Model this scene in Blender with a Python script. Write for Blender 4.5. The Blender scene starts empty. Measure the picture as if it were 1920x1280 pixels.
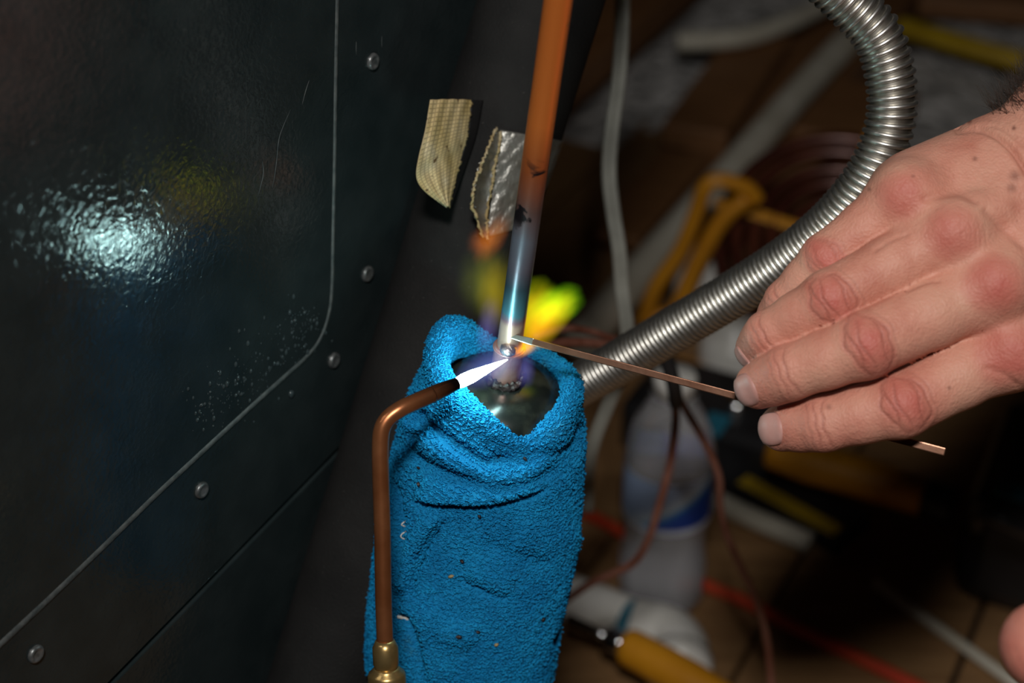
import bpy, bmesh, math, random
import numpy as np
from mathutils import Vector, Matrix

random.seed(7)
RNG = np.random.default_rng(7)
SC = bpy.context.scene
COL = SC.collection

# ------------------------------------------------------------------ camera
FPX = 3000.0
PITCH = math.radians(33.5)
CAM = np.array([0.0, 0.0, 0.84])
RIGHT = np.array([1.0, 0.0, 0.0])
UP = np.array([0.0, math.sin(PITCH), math.cos(PITCH)])
FWD = np.array([0.0, math.cos(PITCH), -math.sin(PITCH)])

cam_data = bpy.data.cameras.new('camera')
cam_data.sensor_width = 36.0
cam_data.lens = FPX * 36.0 / 1920.0
cam_data.clip_start = 0.02
cam_data.clip_end = 50
cam_data.dof.use_dof = True
cam_data.dof.focus_distance = 0.58
cam_data.dof.aperture_fstop = 6.8
cam = bpy.data.objects.new('camera', cam_data)
COL.objects.link(cam)
cam.location = CAM
cam.rotation_euler = (math.pi / 2 - PITCH, 0, 0)
SC.camera = cam

# ------------------------------------------------------------------ world, flash, exposure
world = bpy.data.worlds.new('world')
SC.world = world
world.use_nodes = True
world.node_tree.nodes['Background'].inputs[0].default_value = (0.9, 0.85, 0.8, 1)
world.node_tree.nodes['Background'].inputs[1].default_value = 0.012

fl = bpy.data.lights.new('camera_flash', 'AREA')
fl.shape = 'RECTANGLE'
fl.size = 0.11
fl.size_y = 0.075
fl.energy = 6.9
fl.color = (1.0, 0.97, 0.93)
flash = bpy.data.objects.new('camera_flash', fl)
COL.objects.link(flash)
flash.location = CAM + UP * 0.26 - FWD * 0.30 - RIGHT * 0.02
_d = (CAM + FWD * 0.62) - np.array(flash.location)
flash.rotation_euler = Vector(_d).to_track_quat('-Z', 'Y').to_euler()

SC.view_settings.view_transform = 'Standard'
SC.view_settings.look = 'None'
SC.view_settings.gamma = 1.0
SC.view_settings.use_curve_mapping = False
SC.view_settings.exposure = 0.0
SC.cycles.max_bounces = 7
SC.cycles.diffuse_bounces = 3
SC.cycles.glossy_bounces = 4
SC.cycles.transmission_bounces = 6
SC.cycles.volume_bounces = 0

# ------------------------------------------------------------------ measuring helpers


def P(px, py, d):
    return CAM + RIGHT * ((px - 960) / FPX * d) + UP * ((640 - py) / FPX * d) + FWD * d


def ray(px, py):
    return RIGHT * ((px - 960) / FPX) + UP * ((640 - py) / FPX) + FWD


def G(px, py, z=0.0):
    r = ray(px, py)
    return CAM + r * ((z - CAM[2]) / r[2])


def unit(v):
    v = np.asarray(v, float)
    return v / np.linalg.norm(v)


def project(v):
    """world points -> picture coordinates of the 1920x1280 frame and depth"""
    q = np.asarray(v) - CAM
    d = q @ FWD
    return 960 + FPX * (q @ RIGHT) / d, 640 - FPX * (q @ UP) / d, d


# the cabinet face is a vertical plane
PN = unit(RIGHT * 0.843 + UP * -0.296 + FWD * -0.447)
PN = unit([PN[0], PN[1], 0.0])
PM = CAM + RIGHT * -0.0876 + UP * 0.0165 + FWD * 0.64 + PN * 0.011
PT = np.array([-PN[1], PN[0], 0.0])       # horizontal, along the face, away from the camera
PZ = np.array([0, 0, 1.0])


def panel(px, py, off=0.0):
    r = ray(px, py)
    return CAM + r * ((off - PN @ (CAM - PM)) / (PN @ r))


def panel_uv(p):
    return np.array([(p - PM) @ PT, p[2]])


def from_uv(u, z, off=0.0):
    q = PM + PT * u + PN * off
    return np.array([q[0], q[1], z])


# ------------------------------------------------------------------ mesh helpers


def mesh_np(name, verts, faces, smooth=True):
    """faces: list of index arrays (M,3) or (M,4)"""
    me = bpy.data.meshes.new(name)
    verts = np.asarray(verts, np.float32)
    if not isinstance(faces, (list, tuple)) or (len(faces) and not isinstance(faces[0], np.ndarray)):
        me.from_pydata([tuple(map(float, v)) for v in verts], [], [tuple(map(int, f)) for f in faces])
    else:
        me.vertices.add(len(verts))
        me.vertices.foreach_set('co', verts.ravel())
        loops = np.concatenate([f.ravel() for f in faces]).astype(np.int32)
        sizes = np.concatenate([np.full(len(f), f.shape[1]) for f in faces]).astype(np.int32)
        starts = np.concatenate([[0], np.cumsum(sizes)[:-1]]).astype(np.int32)
        me.loops.add(len(loops))
        me.loops.foreach_set('vertex_index', loops)
        me.polygons.add(len(sizes))
        me.polygons.foreach_set('loop_start', starts)
        me.update(calc_edges=True)
        me.validate()
    me.polygons.foreach_set('use_smooth', np.full(len(me.polygons), smooth))
    me.update()
    return me


def link(name, me, material=None, parent=None):
    o = bpy.data.objects.new(name, me)
    COL.objects.link(o)
    if material is not None and me is not None:
        if len(me.materials) == 0:
            me.materials.append(material)
    if parent is not None:
        o.parent = parent
        o.matrix_parent_inverse = parent.matrix_world.inverted()
    return o


def thing(name, label, cat, loc=(0, 0, 0), group=None):
    o = bpy.data.objects.new(name, None)
    COL.objects.link(o)
    o.location = tuple(loc)
    o.empty_display_size = 0.02
    bpy.context.view_layer.update()
    return tag(o, label, cat, group)


def tag(o, label, cat, group=None):
    o['label'] = label
    o['category'] = cat
    if group:
        o['group'] = group
    return o


def catmull(pts, n=8):
    pts = np.asarray(pts, float)
    if len(pts) < 3:
        t = np.linspace(0, 1, n + 1)[:, None]
        return pts[0] * (1 - t) + pts[1] * t
    q = np.vstack([2 * pts[0] - pts[1], pts, 2 * pts[-1] - pts[-2]])
    out = []
    for i in range(1, len(q) - 2):
        p0, p1, p2, p3 = q[i - 1], q[i], q[i + 1], q[i + 2]
        for k in range(n):
            t = k / n
            out.append(0.5 * ((2 * p1) + (-p0 + p2) * t + (2 * p0 - 5 * p1 + 4 * p2 - p3) * t * t
                              + (-p0 + 3 * p1 - 3 * p2 + p3) * t ** 3))
    out.append(q[-2])
    return np.array(out)


def frames(path, ref=None):
    path = np.asarray(path)
    T = np.gradient(path, axis=0)
    T /= np.linalg.norm(T, axis=1)[:, None]
    a = np.array(ref if ref is not None else ([0, 0, 1] if abs(T[0][2]) < 0.9 else [1, 0, 0]), float)
    N = np.zeros_like(T)
    n = unit(a - T[0] * (a @ T[0]))
    for i in range(len(T)):
        n = unit(n - T[i] * (n @ T[i]))
        N[i] = n
    return T, N, np.cross(T, N)


def sweep(path, radius, seg=16, caps=True, ref=None, sx=1.0, sy=1.0):
    """tube along path; radius scalar or per point; returns verts, faces"""
    path = np.asarray(path, float)
    T, N, B = frames(path, ref)
    r = np.broadcast_to(np.asarray(radius, float), (len(path),))
    a = np.linspace(0, 2 * math.pi, seg, endpoint=False)
    ring = np.cos(a)[None, :, None] * N[:, None, :] * sx + np.sin(a)[None, :, None] * B[:, None, :] * sy
    v = (path[:, None, :] + ring * r[:, None, None]).reshape(-1, 3)
    n = len(path)
    i, j = np.meshgrid(np.arange(n - 1), np.arange(seg), indexing='ij')
    j2 = (j + 1) % seg
    f = np.stack([i * seg + j, i * seg + j2, (i + 1) * seg + j2, (i + 1) * seg + j], -1).reshape(-1, 4)
    fl_ = [tuple(x) for x in f]
    if caps:
        fl_.append(tuple(range(seg - 1, -1, -1)))
        fl_.append(tuple(range((n - 1) * seg, n * seg)))
    return v, fl_


def tube(name, pts, radius, material, parent=None, n=8, seg=16, ref=None, sx=1.0, sy=1.0, smooth_path=True):
    pts = np.asarray(pts, float)
    path = catmull(pts, n) if smooth_path else pts
    if not np.isscalar(radius):
        radius = np.interp(np.linspace(0, 1, len(path)), np.linspace(0, 1, len(radius)), radius)
    v, f = sweep(path, radius, seg, True, ref, sx, sy)
    return link(name, mesh_np(name, v, f), material, parent)


def axis_frame(axis, ref):
    e3 = unit(axis)
    e1 = unit(np.asarray(ref) - e3 * (np.asarray(ref) @ e3))
    return e1, np.cross(e3, e1), e3


def lathe(name, profile, origin, e1, e2, e3, material, parent=None, seg=40, sharp=None):
    """profile: list of (r, h)"""
    pr = np.asarray(profile, float)
    a = np.linspace(0, 2 * math.pi, seg, endpoint=False)
    v = (np.asarray(origin) + pr[:, None, 0:1] * (np.cos(a)[None, :, None] * e1 + np.sin(a)[None, :, None] * e2)
         + pr[:, None, 1:2] * np.asarray(e3)).reshape(-1, 3)
    f = []
    for i in range(len(pr) - 1):
        for j in range(seg):
            f.append((i * seg + j, i * seg + (j + 1) % seg, (i + 1) * seg + (j + 1) % seg, (i + 1) * seg + j))
    if pr[0, 0] > 1e-6:
        f.append(tuple(range(seg - 1, -1, -1)))
    if pr[-1, 0] > 1e-6:
        f.append(tuple(range((len(pr) - 1) * seg, len(pr) * seg)))
    me = mesh_np(name, v, f)
    o = link(name, me, material, parent)
    if sharp:
        me.set_sharp_from_angle(angle=math.radians(sharp))
    return o


def oriented_box(name, a, b, width, height, material, parent=None, bevel=0.002, updir=(0, 0, 1)):
    """a box whose bottom centre line runs from a to b"""
    a, b = np.asarray(a, float), np.asarray(b, float)
    t = unit(b - a)
    w = unit(np.cross(updir, t))
    u = np.cross(t, w)
    bm = bmesh.new()
    vs = []
    for p in (a, b):
        for sw, su in ((-.5, 0), (.5, 0), (.5, 1), (-.5, 1)):
            vs.append(bm.verts.new(p + w * width * sw + u * height * su))
    for q in ((3, 2, 1, 0), (4, 5, 6, 7), (0, 1, 5, 4), (1, 2, 6, 5), (2, 3, 7, 6), (3, 0, 4, 7)):
        bm.faces.new([vs[k] for k in q])
    bmesh.ops.recalc_face_normals(bm, faces=bm.faces)
    if bevel:
        bmesh.ops.bevel(bm, geom=bm.edges[:], offset=bevel, segments=2, affect='EDGES', profile=0.5)
    me = bpy.data.meshes.new(name)
    bm.to_mesh(me)
    bm.free()
    return link(name, me, material, parent)


# ------------------------------------------------------------------ materials


def mat(name, base=(0.5, 0.5, 0.5), rough=0.5, metal=0.0, spec=0.5, **kw):
    m = bpy.data.materials.new(name)
    m.use_nodes = True
    b = m.node_tree.nodes['Principled BSDF']
    b.inputs['Base Color'].default_value = (*base, 1)
    b.inputs['Roughness'].default_value = rough
    b.inputs['Metallic'].default_value = metal
    b.inputs['Specular IOR Level'].default_value = spec
    for k, v in kw.items():
        b.inputs[k].default_value = v
    return m


class NT:
    def __init__(self, m):
        self.t = m.node_tree
        self.b = self.t.nodes.get('Principled BSDF')

    def n(self, kind, **kw):
        x = self.t.nodes.new(kind)
        for k, v in kw.items():
            if k in x.inputs.keys() if hasattr(x.inputs, 'keys') else False:
                x.inputs[k].default_value = v
            else:
                setattr(x, k, v)
        return x

    def l(self, a, b):
        self.t.links.new(a, b)

    def coord(self, kind='Object', scale=(1, 1, 1), rot=(0, 0, 0), loc=(0, 0, 0)):
        c = self.n('ShaderNodeTexCoord')
        mp = self.n('ShaderNodeMapping')
        mp.inputs['Scale'].default_value = scale
        mp.inputs['Rotation'].default_value = rot
        mp.inputs['Location'].default_value = loc
        self.l(c.outputs[kind], mp.inputs['Vector'])
        return mp.outputs['Vector']

    def noise(self, vec, scale, detail=4.0, rough=0.5, dist=0.0):
        x = self.n('ShaderNodeTexNoise')
        x.inputs['Scale'].default_value = scale
        x.inputs['Detail'].default_value = detail
        x.inputs['Roughness'].default_value = rough
        x.inputs['Distortion'].default_value = dist
        if vec is not None:
            self.l(vec, x.inputs['Vector'])
        return x.outputs['Fac']

    def ramp(self, fac, stops, interp='LINEAR'):
        x = self.n('ShaderNodeValToRGB')
        x.color_ramp.interpolation = interp
        e = x.color_ramp.elements
        while len(e) < len(stops):
            e.new(0.5)
        for el, (p, c) in zip(e, stops):
            el.position = p
            el.color = (*c, 1) if len(c) == 3 else c
        self.l(fac, x.inputs['Fac'])
        return x.outputs['Color']

    def math(self, op, a, b=None, clamp=False):
        x = self.n('ShaderNodeMath')
        x.operation = op
        x.use_clamp = clamp
        for i, v in enumerate((a, b)):
            if v is None:
                continue
            if isinstance(v, (int, float)):
                x.inputs[i].default_value = v
            else:
                self.l(v, x.inputs[i])
        return x.outputs[0]

    def mix(self, fac, a, b, blend='MIX'):
        x = self.n('ShaderNodeMix')
        x.data_type = 'RGBA'
        x.blend_type = blend
        for sock, v in ((x.inputs[0], fac), (x.inputs[6], a), (x.inputs[7], b)):
            if isinstance(v, (int, float)):
                sock.default_value = v
            elif isinstance(v, tuple):
                sock.default_value = (*v, 1)
            else:
                self.l(v, sock)
        return x.outputs[2]

    def bump(self, height, strength=0.5, dist=0.001, normal=None):
        x = self.n('ShaderNodeBump')
        x.inputs['Strength'].default_value = strength
        x.inputs['Distance'].default_value = dist
        self.l(height, x.inputs['Height'])
        if normal is not None:
            self.l(normal, x.inputs['Normal'])
        return x.outputs['Normal']

    def color(self, c):
        self.l(c, self.b.inputs['Base Color'])

    def set(self, name, s):
        self.l(s, self.b.inputs[name])


def noisy(m, scale, c1, c2, bump=0.0, bscale=None, bdist=0.001, detail=5, lo=0.35, hi=0.65, stretch=(1, 1, 1)):
    t = NT(m)
    v = t.coord('Object', stretch)
    f = t.noise(v, scale, detail)
    t.color(t.ramp(f, [(lo, c1), (hi, c2)]))
    if bump:
        t.set('Normal', t.bump(t.noise(v, bscale or scale * 3, 6), bump, bdist))
    return m


# cabinet paint: dark blue-black, leather embossed
M_PANEL = mat('embossed_black_paint', (0.020, 0.026, 0.028), 0.2, 0.0, 0.5)
_t = NT(M_PANEL)
_v = _t.coord('Object')
_w = _t.noise(_v, 60, 3)
_n1 = _t.n('ShaderNodeTexNoise')
_n1.inputs['Scale'].default_value = 300
_n1.inputs['Detail'].default_value = 4
_n1.inputs['Distortion'].default_value = 1.6
_t.l(_v, _n1.inputs['Vector'])
_vo = _t.n('ShaderNodeTexVoronoi')
_vo.feature = 'SMOOTH_F1'
_vo.inputs['Scale'].default_value = 520
_t.l(_v, _vo.inputs['Vector'])
_h = _t.math('ADD', _n1.outputs['Fac'], _t.math('MULTIPLY', _vo.outputs['Distance'], 0.45))
_t.set('Normal', _t.bump(_h, 0.24, 0.00055))
_t.color(_t.ramp(_w, [(0.3, (0.012, 0.0175, 0.0185)), (0.7, (0.018, 0.0245, 0.0255))]))
_t.set('Roughness', _t.ramp(_t.noise(_v, 25, 3), [(0.3, (0.08,) * 3), (0.7, (0.14,) * 3)]))

M_RIDGE = noisy(mat('worn_grey_edge', (0.05, 0.06, 0.06), 0.5), 300, (0.035, 0.042, 0.043), (0.075, 0.08, 0.078), 0.3, 900)
M_BLACK = noisy(mat('flat_black_sheet', (0.01, 0.01, 0.01), 0.5), 60, (0.007, 0.007, 0.008), (0.014, 0.013, 0.013), 0.2, 500)
M_RIVET = noisy(mat('dark_steel_rivet', (0.12, 0.13, 0.13), 0.38, 0.6), 400, (0.08, 0.09, 0.09), (0.2, 0.2, 0.2))
M_WATER = mat('water_film_drops', (0.030, 0.040, 0.043), 0.12, 0, 0.5)

M_FOAM = mat('black_rubber_foam', (0.010, 0.010, 0.010), 0.8, 0, 0.2)
_t = NT(M_FOAM)
_v = _t.coord('Object')
_f = _t.noise(_v, 900, 3)
_s = _t.noise(_v, 1300, 2)
_c = _t.ramp(_t.noise(_v, 40, 4), [(0.3, (0.007, 0.007, 0.007)), (0.7, (0.014, 0.0135, 0.013))])
_t.color(_t.mix(_t.ramp(_s, [(0.73, (0, 0, 0)), (0.78, (1, 1, 1))]), _c, (0.07, 0.065, 0.06)))
_t.set('Normal', _t.bump(_f, 0.5, 0.0006))

# tan tape: cloth scrim print
M_TAN = mat('tan_cloth_tape', (0.42, 0.33, 0.17), 0.7)
_t = NT(M_TAN)
_uv = _t.n('ShaderNodeUVMap')
_mp = _t.n('ShaderNodeMapping')
_mp.inputs['Scale'].default_value = (12, 30, 1)
_t.l(_uv.outputs['UV'], _mp.inputs['Vector'])
_br = _t.n('ShaderNodeTexBrick')
_br.offset = 0.0
_br.inputs['Color1'].default_value = (1, 1, 1, 1)
_br.inputs['Color2'].default_value = (0.86, 0.86, 0.86, 1)
_br.inputs['Mortar'].default_value = (0.3, 0.3, 0.3, 1)
_br.inputs['Scale'].default_value = 1.0
_br.inputs['Brick Width'].default_value = 1.0
_br.inputs['Row Height'].default_value = 1.0
_br.inputs['Mortar Size'].default_value = 0.13
_t.l(_mp.outputs['Vector'], _br.inputs['Vector'])
_v = _t.coord('Object')
_c = _t.ramp(_t.noise(_v, 90, 6), [(0.3, (0.44, 0.32, 0.12)), (0.55, (0.56, 0.43, 0.22)), (0.75, (0.62, 0.52, 0.34))])
_c = _t.mix(_t.ramp(_t.noise(_v, 260, 3), [(0.66, (0, 0, 0)), (0.72, (1, 1, 1))]), _c, (0.14, 0.08, 0.03))
_t.color(_t.mix(0.6, _c, _br.outputs['Color'], 'MULTIPLY'))
_t.set('Normal', _t.bump(_br.outputs['Color'], 0.6, 0.0004))

M_SILVER = mat('silver_duct_tape', (0.32, 0.31, 0.28), 0.36, 0.55)
_t = NT(M_SILVER)
_v = _t.coord('Object')
_t.color(_t.ramp(_t.noise(_v, 80, 5), [(0.3, (0.12, 0.105, 0.08)), (0.5, (0.20, 0.195, 0.175)), (0.75, (0.27, 0.27, 0.25))]))
_t.set('Normal', _t.bump(_t.noise(_v, 230, 4, 0.5, 0.6), 0.7, 0.0012))

# copper
M_COPPER_TINT = mat('heat_tinted_copper', (0.6, 0.25, 0.1), 0.34, 0.55)
_t = NT(M_COPPER_TINT)
_g = _t.n('ShaderNodeUVMap')
_sx = _t.n('ShaderNodeSeparateXYZ')
_t.l(_g.outputs['UV'], _sx.inputs[0])
_v = _t.coord('Object')
_nz = _t.noise(_v, 70, 4)
_yy = _t.math('ADD', _sx.outputs['Y'], _t.math('MULTIPLY', _t.math('SUBTRACT', _nz, 0.5), 0.05))
# Y: 0 at the joint, 1 at the upper end
_c = _t.ramp(_yy, [(0.0, (0.42, 0.25, 0.19)), (0.085, (0.42, 0.25, 0.19)), (0.10, (0.20, 0.10, 0.12)), (0.125, (0.06, 0.16, 0.20)),
                   (0.20, (0.032, 0.06, 0.08)), (0.26, (0.12, 0.10, 0.13)), (0.34, (0.17, 0.17, 0.21)), (0.43, (0.16, 0.09, 0.08)),
                   (0.53, (0.40, 0.10, 0.03)), (0.66, (0.76, 0.205, 0.040)), (1.0, (0.72, 0.19, 0.034))])
_blot = _t.ramp(_t.noise(_v, 75, 5, 0.55, 0.8), [(0.60, (0, 0, 0)), (0.64, (1, 1, 1))])
_band = _t.ramp(_sx.outputs['Y'], [(0.36, (0, 0, 0)), (0.40, (1, 1, 1)), (0.54, (1, 1, 1)), (0.58, (0, 0, 0))])
_c = _t.mix(_t.mix(1.0, _blot, _band, 'MULTIPLY'), _c, (0.015, 0.010, 0.012))
_grn = _t.ramp(_t.noise(_v, 55, 5, 0.6, 1.2), [(0.63, (0, 0, 0)), (0.68, (1, 1, 1))])
_bg = _t.ramp(_sx.outputs['Y'], [(0.68, (0, 0, 0)), (0.74, (1, 1, 1))])
_c = _t.mix(_t.mix(1.0, _grn, _bg, 'MULTIPLY'), _c, (0.16, 0.15, 0.06))
_t.color(_c)
_t.set('Normal', _t.bump(_t.noise(_v, 300, 3), 0.12, 0.0005))

M_COPPER_HOT = noisy(mat('bright_hot_copper', (0.6, 0.36, 0.32), 0.32, 0.7), 160, (0.48, 0.22, 0.19), (0.62, 0.35, 0.30), 0.15, 400, 0.0005)
M_COPPER_TORCH = noisy(mat('brown_copper_tube', (0.36, 0.13, 0.05), 0.33, 0.75), 60, (0.30, 0.10, 0.035), (0.44, 0.17, 0.07), 0.08, 400, 0.0004)
_t = NT(M_COPPER_TORCH)
_geo = _t.n('ShaderNodeNewGeometry')
_dist = _t.n('ShaderNodeVectorMath')
_dist.operation = 'DISTANCE'
_t.l(_geo.outputs['Position'], _dist.inputs[0])
_dist.inputs[1].default_value = tuple(P(857, 718.5, 0.567))
_src = _t.b.inputs['Base Color'].links[0].from_socket
_fac = _t.math('MULTIPLY', _t.math('ADD', _dist.outputs['Value'], _t.math('MULTIPLY', _t.noise(_t.coord('Object'), 150, 3), 0.006)), 30.0)
_t.color(_t.mix(_t.ramp(_fac, [(0.18, (1, 1, 1)), (0.75, (0, 0, 0))]), _src, (0.010, 0.006, 0.005)))
M_SOOT = noisy(mat('sooted_copper', (0.03, 0.012, 0.006), 0.45, 0.4), 120, (0.012, 0.007, 0.005), (0.06, 0.022, 0.010))
M_BRASS = noisy(mat('dull_brass', (0.45, 0.30, 0.10), 0.33, 0.85), 90, (0.36, 0.23, 0.08), (0.52, 0.36, 0.15), 0.15, 350, 0.0005)
M_CHAR = noisy(mat('charred_flux', (0.01, 0.008, 0.008), 0.35, 0.2), 500, (0.006, 0.005, 0.005), (0.05, 0.03, 0.028), 0.8, 900, 0.001)
M_CAN = noisy(mat('black_gloss_can', (0.010, 0.011, 0.010), 0.22, 0.0), 80, (0.008, 0.009, 0.008), (0.05, 0.05, 0.035), 0.1, 200, 0.0005, lo=0.45, hi=0.85)
M_BEAD = noisy(mat('molten_filler', (0.6, 0.52, 0.48), 0.3, 0.9), 300, (0.35, 0.28, 0.25), (0.75, 0.68, 0.63), 0.6, 500, 0.001)
M_ROD = noisy(mat('copper_filler_rod', (0.40, 0.20, 0.13), 0.3, 0.95), 120, (0.28, 0.135, 0.085), (0.40, 0.21, 0.14), 0.1, 500, 0.0003)
M_ROD_HOT = noisy(mat('bare_hot_rod_tip', (0.5, 0.5, 0.47), 0.3, 0.8), 200, (0.20, 0.19, 0.17), (0.36, 0.34, 0.30))
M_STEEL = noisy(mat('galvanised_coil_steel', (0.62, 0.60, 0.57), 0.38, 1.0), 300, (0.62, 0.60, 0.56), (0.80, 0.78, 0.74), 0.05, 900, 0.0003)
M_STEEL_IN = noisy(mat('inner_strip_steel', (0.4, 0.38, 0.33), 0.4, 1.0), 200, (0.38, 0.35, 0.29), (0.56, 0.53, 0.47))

# towel
M_TOWEL = mat('blue_terry_ground', (0.0, 0.16, 0.36), 0.85, 0, 0.25)
_t = NT(M_TOWEL)
_v = _t.coord('Object')
_t.color(_t.ramp(_t.noise(_v, 60, 6), [(0.3, (0.001, 0.15, 0.36)), (0.7, (0.004, 0.22, 0.47))]))
_t.set('Normal', _t.bump(_t.noise(_v, 900, 2), 0.9, 0.0012))
M_LOOP = mat('blue_terry_loops', (0.005, 0.25, 0.50), 0.7, 0, 0.22)
_t = NT(M_LOOP)
_v = _t.coord('Object')
_c = _t.ramp(_t.noise(_v, 70, 6), [(0.3, (0.001, 0.18, 0.42)), (0.7, (0.005, 0.265, 0.54))])
_c2 = _t.ramp(_t.noise(_v, 45, 3), [(0.68, (0, 0, 0)), (0.78, (0.5, 0.5, 0.5))])
_t.color(_t.mix(_c2, _c, (0.06, 0.17, 0.14)))

# skin: tint attribute r = redness, g = dark mark, b = crease, a unused
M_SKIN = mat('skin', (0.6, 0.33, 0.25), 0.52, 0, 0.35)
_t = NT(M_SKIN)
_at = _t.n('ShaderNodeAttribute')
_at.attribute_name = 'tint'
_sp = _t.n('ShaderNodeSeparateColor')
_t.l(_at.outputs['Color'], _sp.inputs[0])
_v = _t.coord('Object')
_c = _t.ramp(_t.noise(_v, 45, 6, 0.6), [(0.30, (0.52, 0.20, 0.140)), (0.50, (0.61, 0.280, 0.200)), (0.70, (0.62, 0.325, 0.23))])
_red = _t.math('MULTIPLY', _sp.outputs[0], _t.ramp(_t.noise(_v, 160, 4), [(0.2, (0.65,) * 3), (0.8, (1.2,) * 3)]))
_c = _t.mix(_red, _c, (0.46, 0.085, 0.07))
_c = _t.mix(_t.math('MULTIPLY', _sp.outputs[2], 1.1, clamp=True), _c, (0.25, 0.07, 0.05))
_c = _t.mix(_sp.outputs[1], _c, (0.10, 0.03, 0.02))
_pore = _t.ramp(_t.noise(_v, 520, 2), [(0.68, (0, 0, 0)), (0.80, (0.35,) * 3)])
_c = _t.mix(_pore, _c, (0.38, 0.15, 0.10))
_t.color(_c)
_vv = _t.n('ShaderNodeTexVoronoi')
_vv.inputs['Scale'].default_value = 1100
_t.l(_v, _vv.inputs['Vector'])
_hh = _t.math('ADD', _t.noise(_v, 420, 5, 0.6, 0.5), _t.math('MULTIPLY', _vv.outputs['Distance'], 0.4))
_t.set('Normal', _t.bump(_hh, 0.6, 0.00065))
_t.b.inputs['Subsurface Weight'].default_value = 0.12
_t.b.inputs['Subsurface Radius'].default_value = (1.0, 0.35, 0.2)
_t.b.inputs['Subsurface Scale'].default_value = 0.003
M_NAIL = noisy(mat('finger_nail', (0.5, 0.28, 0.25), 0.45, 0, 0.3), 160, (0.47, 0.225, 0.19), (0.51, 0.275, 0.24))
M_HAIR = mat('dark_arm_hair', (0.03, 0.018, 0.012), 0.5)
# ------------------------------------------------------------------ background materials


def wood(name, c1, c2, rough=0.6, stretch=(4, 40, 40)):
    m = mat(name, c1, rough)
    t = NT(m)
    v = t.coord('Object', stretch)
    t.color(t.ramp(t.noise(v, 3.0, 6, 0.6, 0.8), [(0.3, c1), (0.7, c2)]))
    t.set('Normal', t.bump(t.noise(v, 8, 4), 0.3, 0.001))
    return m


M_BOARD = wood('brown_board', (0.20, 0.10, 0.04), (0.34, 0.19, 0.08))
M_JOIST = wood('dark_joist', (0.16, 0.07, 0.025), (0.26, 0.12, 0.045))
M_BATT = noisy(mat('grey_white_insulation', (0.45, 0.43, 0.42), 0.95, 0, 0.1), 25, (0.34, 0.33, 0.32), (0.86, 0.83, 0.80), 1.0, 60, 0.02)
M_PVC = noisy(mat('cream_pvc', (0.62, 0.58, 0.47), 0.4), 20, (0.54, 0.50, 0.40), (0.66, 0.62, 0.52))
M_WHITE = noisy(mat('white_plastic', (0.75, 0.73, 0.68), 0.35), 30, (0.66, 0.64, 0.58), (0.78, 0.76, 0.72))
M_GREYCABLE = noisy(mat('greyish_white_cable', (0.5, 0.5, 0.44), 0.45), 60, (0.24, 0.24, 0.21), (0.33, 0.33, 0.29))
M_BROWNWIRE = noisy(mat('brown_wire', (0.19, 0.07, 0.045), 0.42), 70, (0.15, 0.05, 0.03), (0.24, 0.10, 0.07))
M_ORANGE = noisy(mat('amber_plastic', (0.62, 0.26, 0.015), 0.42), 20, (0.50, 0.20, 0.008), (0.66, 0.28, 0.012))
M_YELLOW = noisy(mat('yellow_paint', (0.62, 0.42, 0.02), 0.45), 20, (0.42, 0.27, 0.012), (0.55, 0.37, 0.02))
M_REDCORD = noisy(mat('red_orange_cord', (0.60, 0.05, 0.015), 0.5), 20, (0.50, 0.035, 0.01), (0.64, 0.07, 0.02))
M_DARKCOIL = noisy(mat('dark_red_brown_tube', (0.09, 0.022, 0.012), 0.25, 0.3), 20, (0.06, 0.014, 0.008), (0.13, 0.035, 0.018))
M_BLACKPL = noisy(mat('black_plastic', (0.015, 0.015, 0.016), 0.45), 20, (0.010, 0.010, 0.011), (0.022, 0.022, 0.024))
M_BLUEBAND = mat('blue_band', (0.02, 0.16, 0.24), 0.4)
M_CHROME = mat('chrome', (0.75, 0.75, 0.75), 0.2, 1.0)
M_BOTTLE = mat('clear_bottle_plastic', (0.93, 0.93, 0.95), 0.12, 0, 0.5, **{'Transmission Weight': 0.75, 'IOR': 1.2})
M_BWATER = mat('bottle_water', (0.85, 0.84, 0.86), 0.1, 0, 0.5, **{'Transmission Weight': 0.7, 'IOR': 1.2})
M_LABEL = mat('bottle_label', (0.3, 0.45, 0.7), 0.4)
_t = NT(M_LABEL)
_g = _t.n('ShaderNodeUVMap')
_sx = _t.n('ShaderNodeSeparateXYZ')
_t.l(_g.outputs['UV'], _sx.inputs[0])
# a dark blue swoosh with a pale rim on a pale blue ground
_d = _t.math('SUBTRACT', _sx.outputs['Y'], _t.math('MULTIPLY', _t.math('SUBTRACT', _sx.outputs['X'], 0.50), 3.0))
_c = _t.ramp(_d, [(0.10, (0.015, 0.06, 0.36)), (0.34, (0.02, 0.10, 0.48)), (0.40, (0.05, 0.30, 0.60)), (0.52, (0.60, 0.70, 0.80)), (0.75, (0.36, 0.48, 0.72))])
_rim = _t.ramp(_sx.outputs['Y'], [(0.0, (1, 1, 1)), (0.09, (1, 1, 1)), (0.12, (0, 0, 0)), (1.0, (0, 0, 0))])
_t.color(_t.mix(_rim, _c, (0.62, 0.66, 0.76)))


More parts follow.
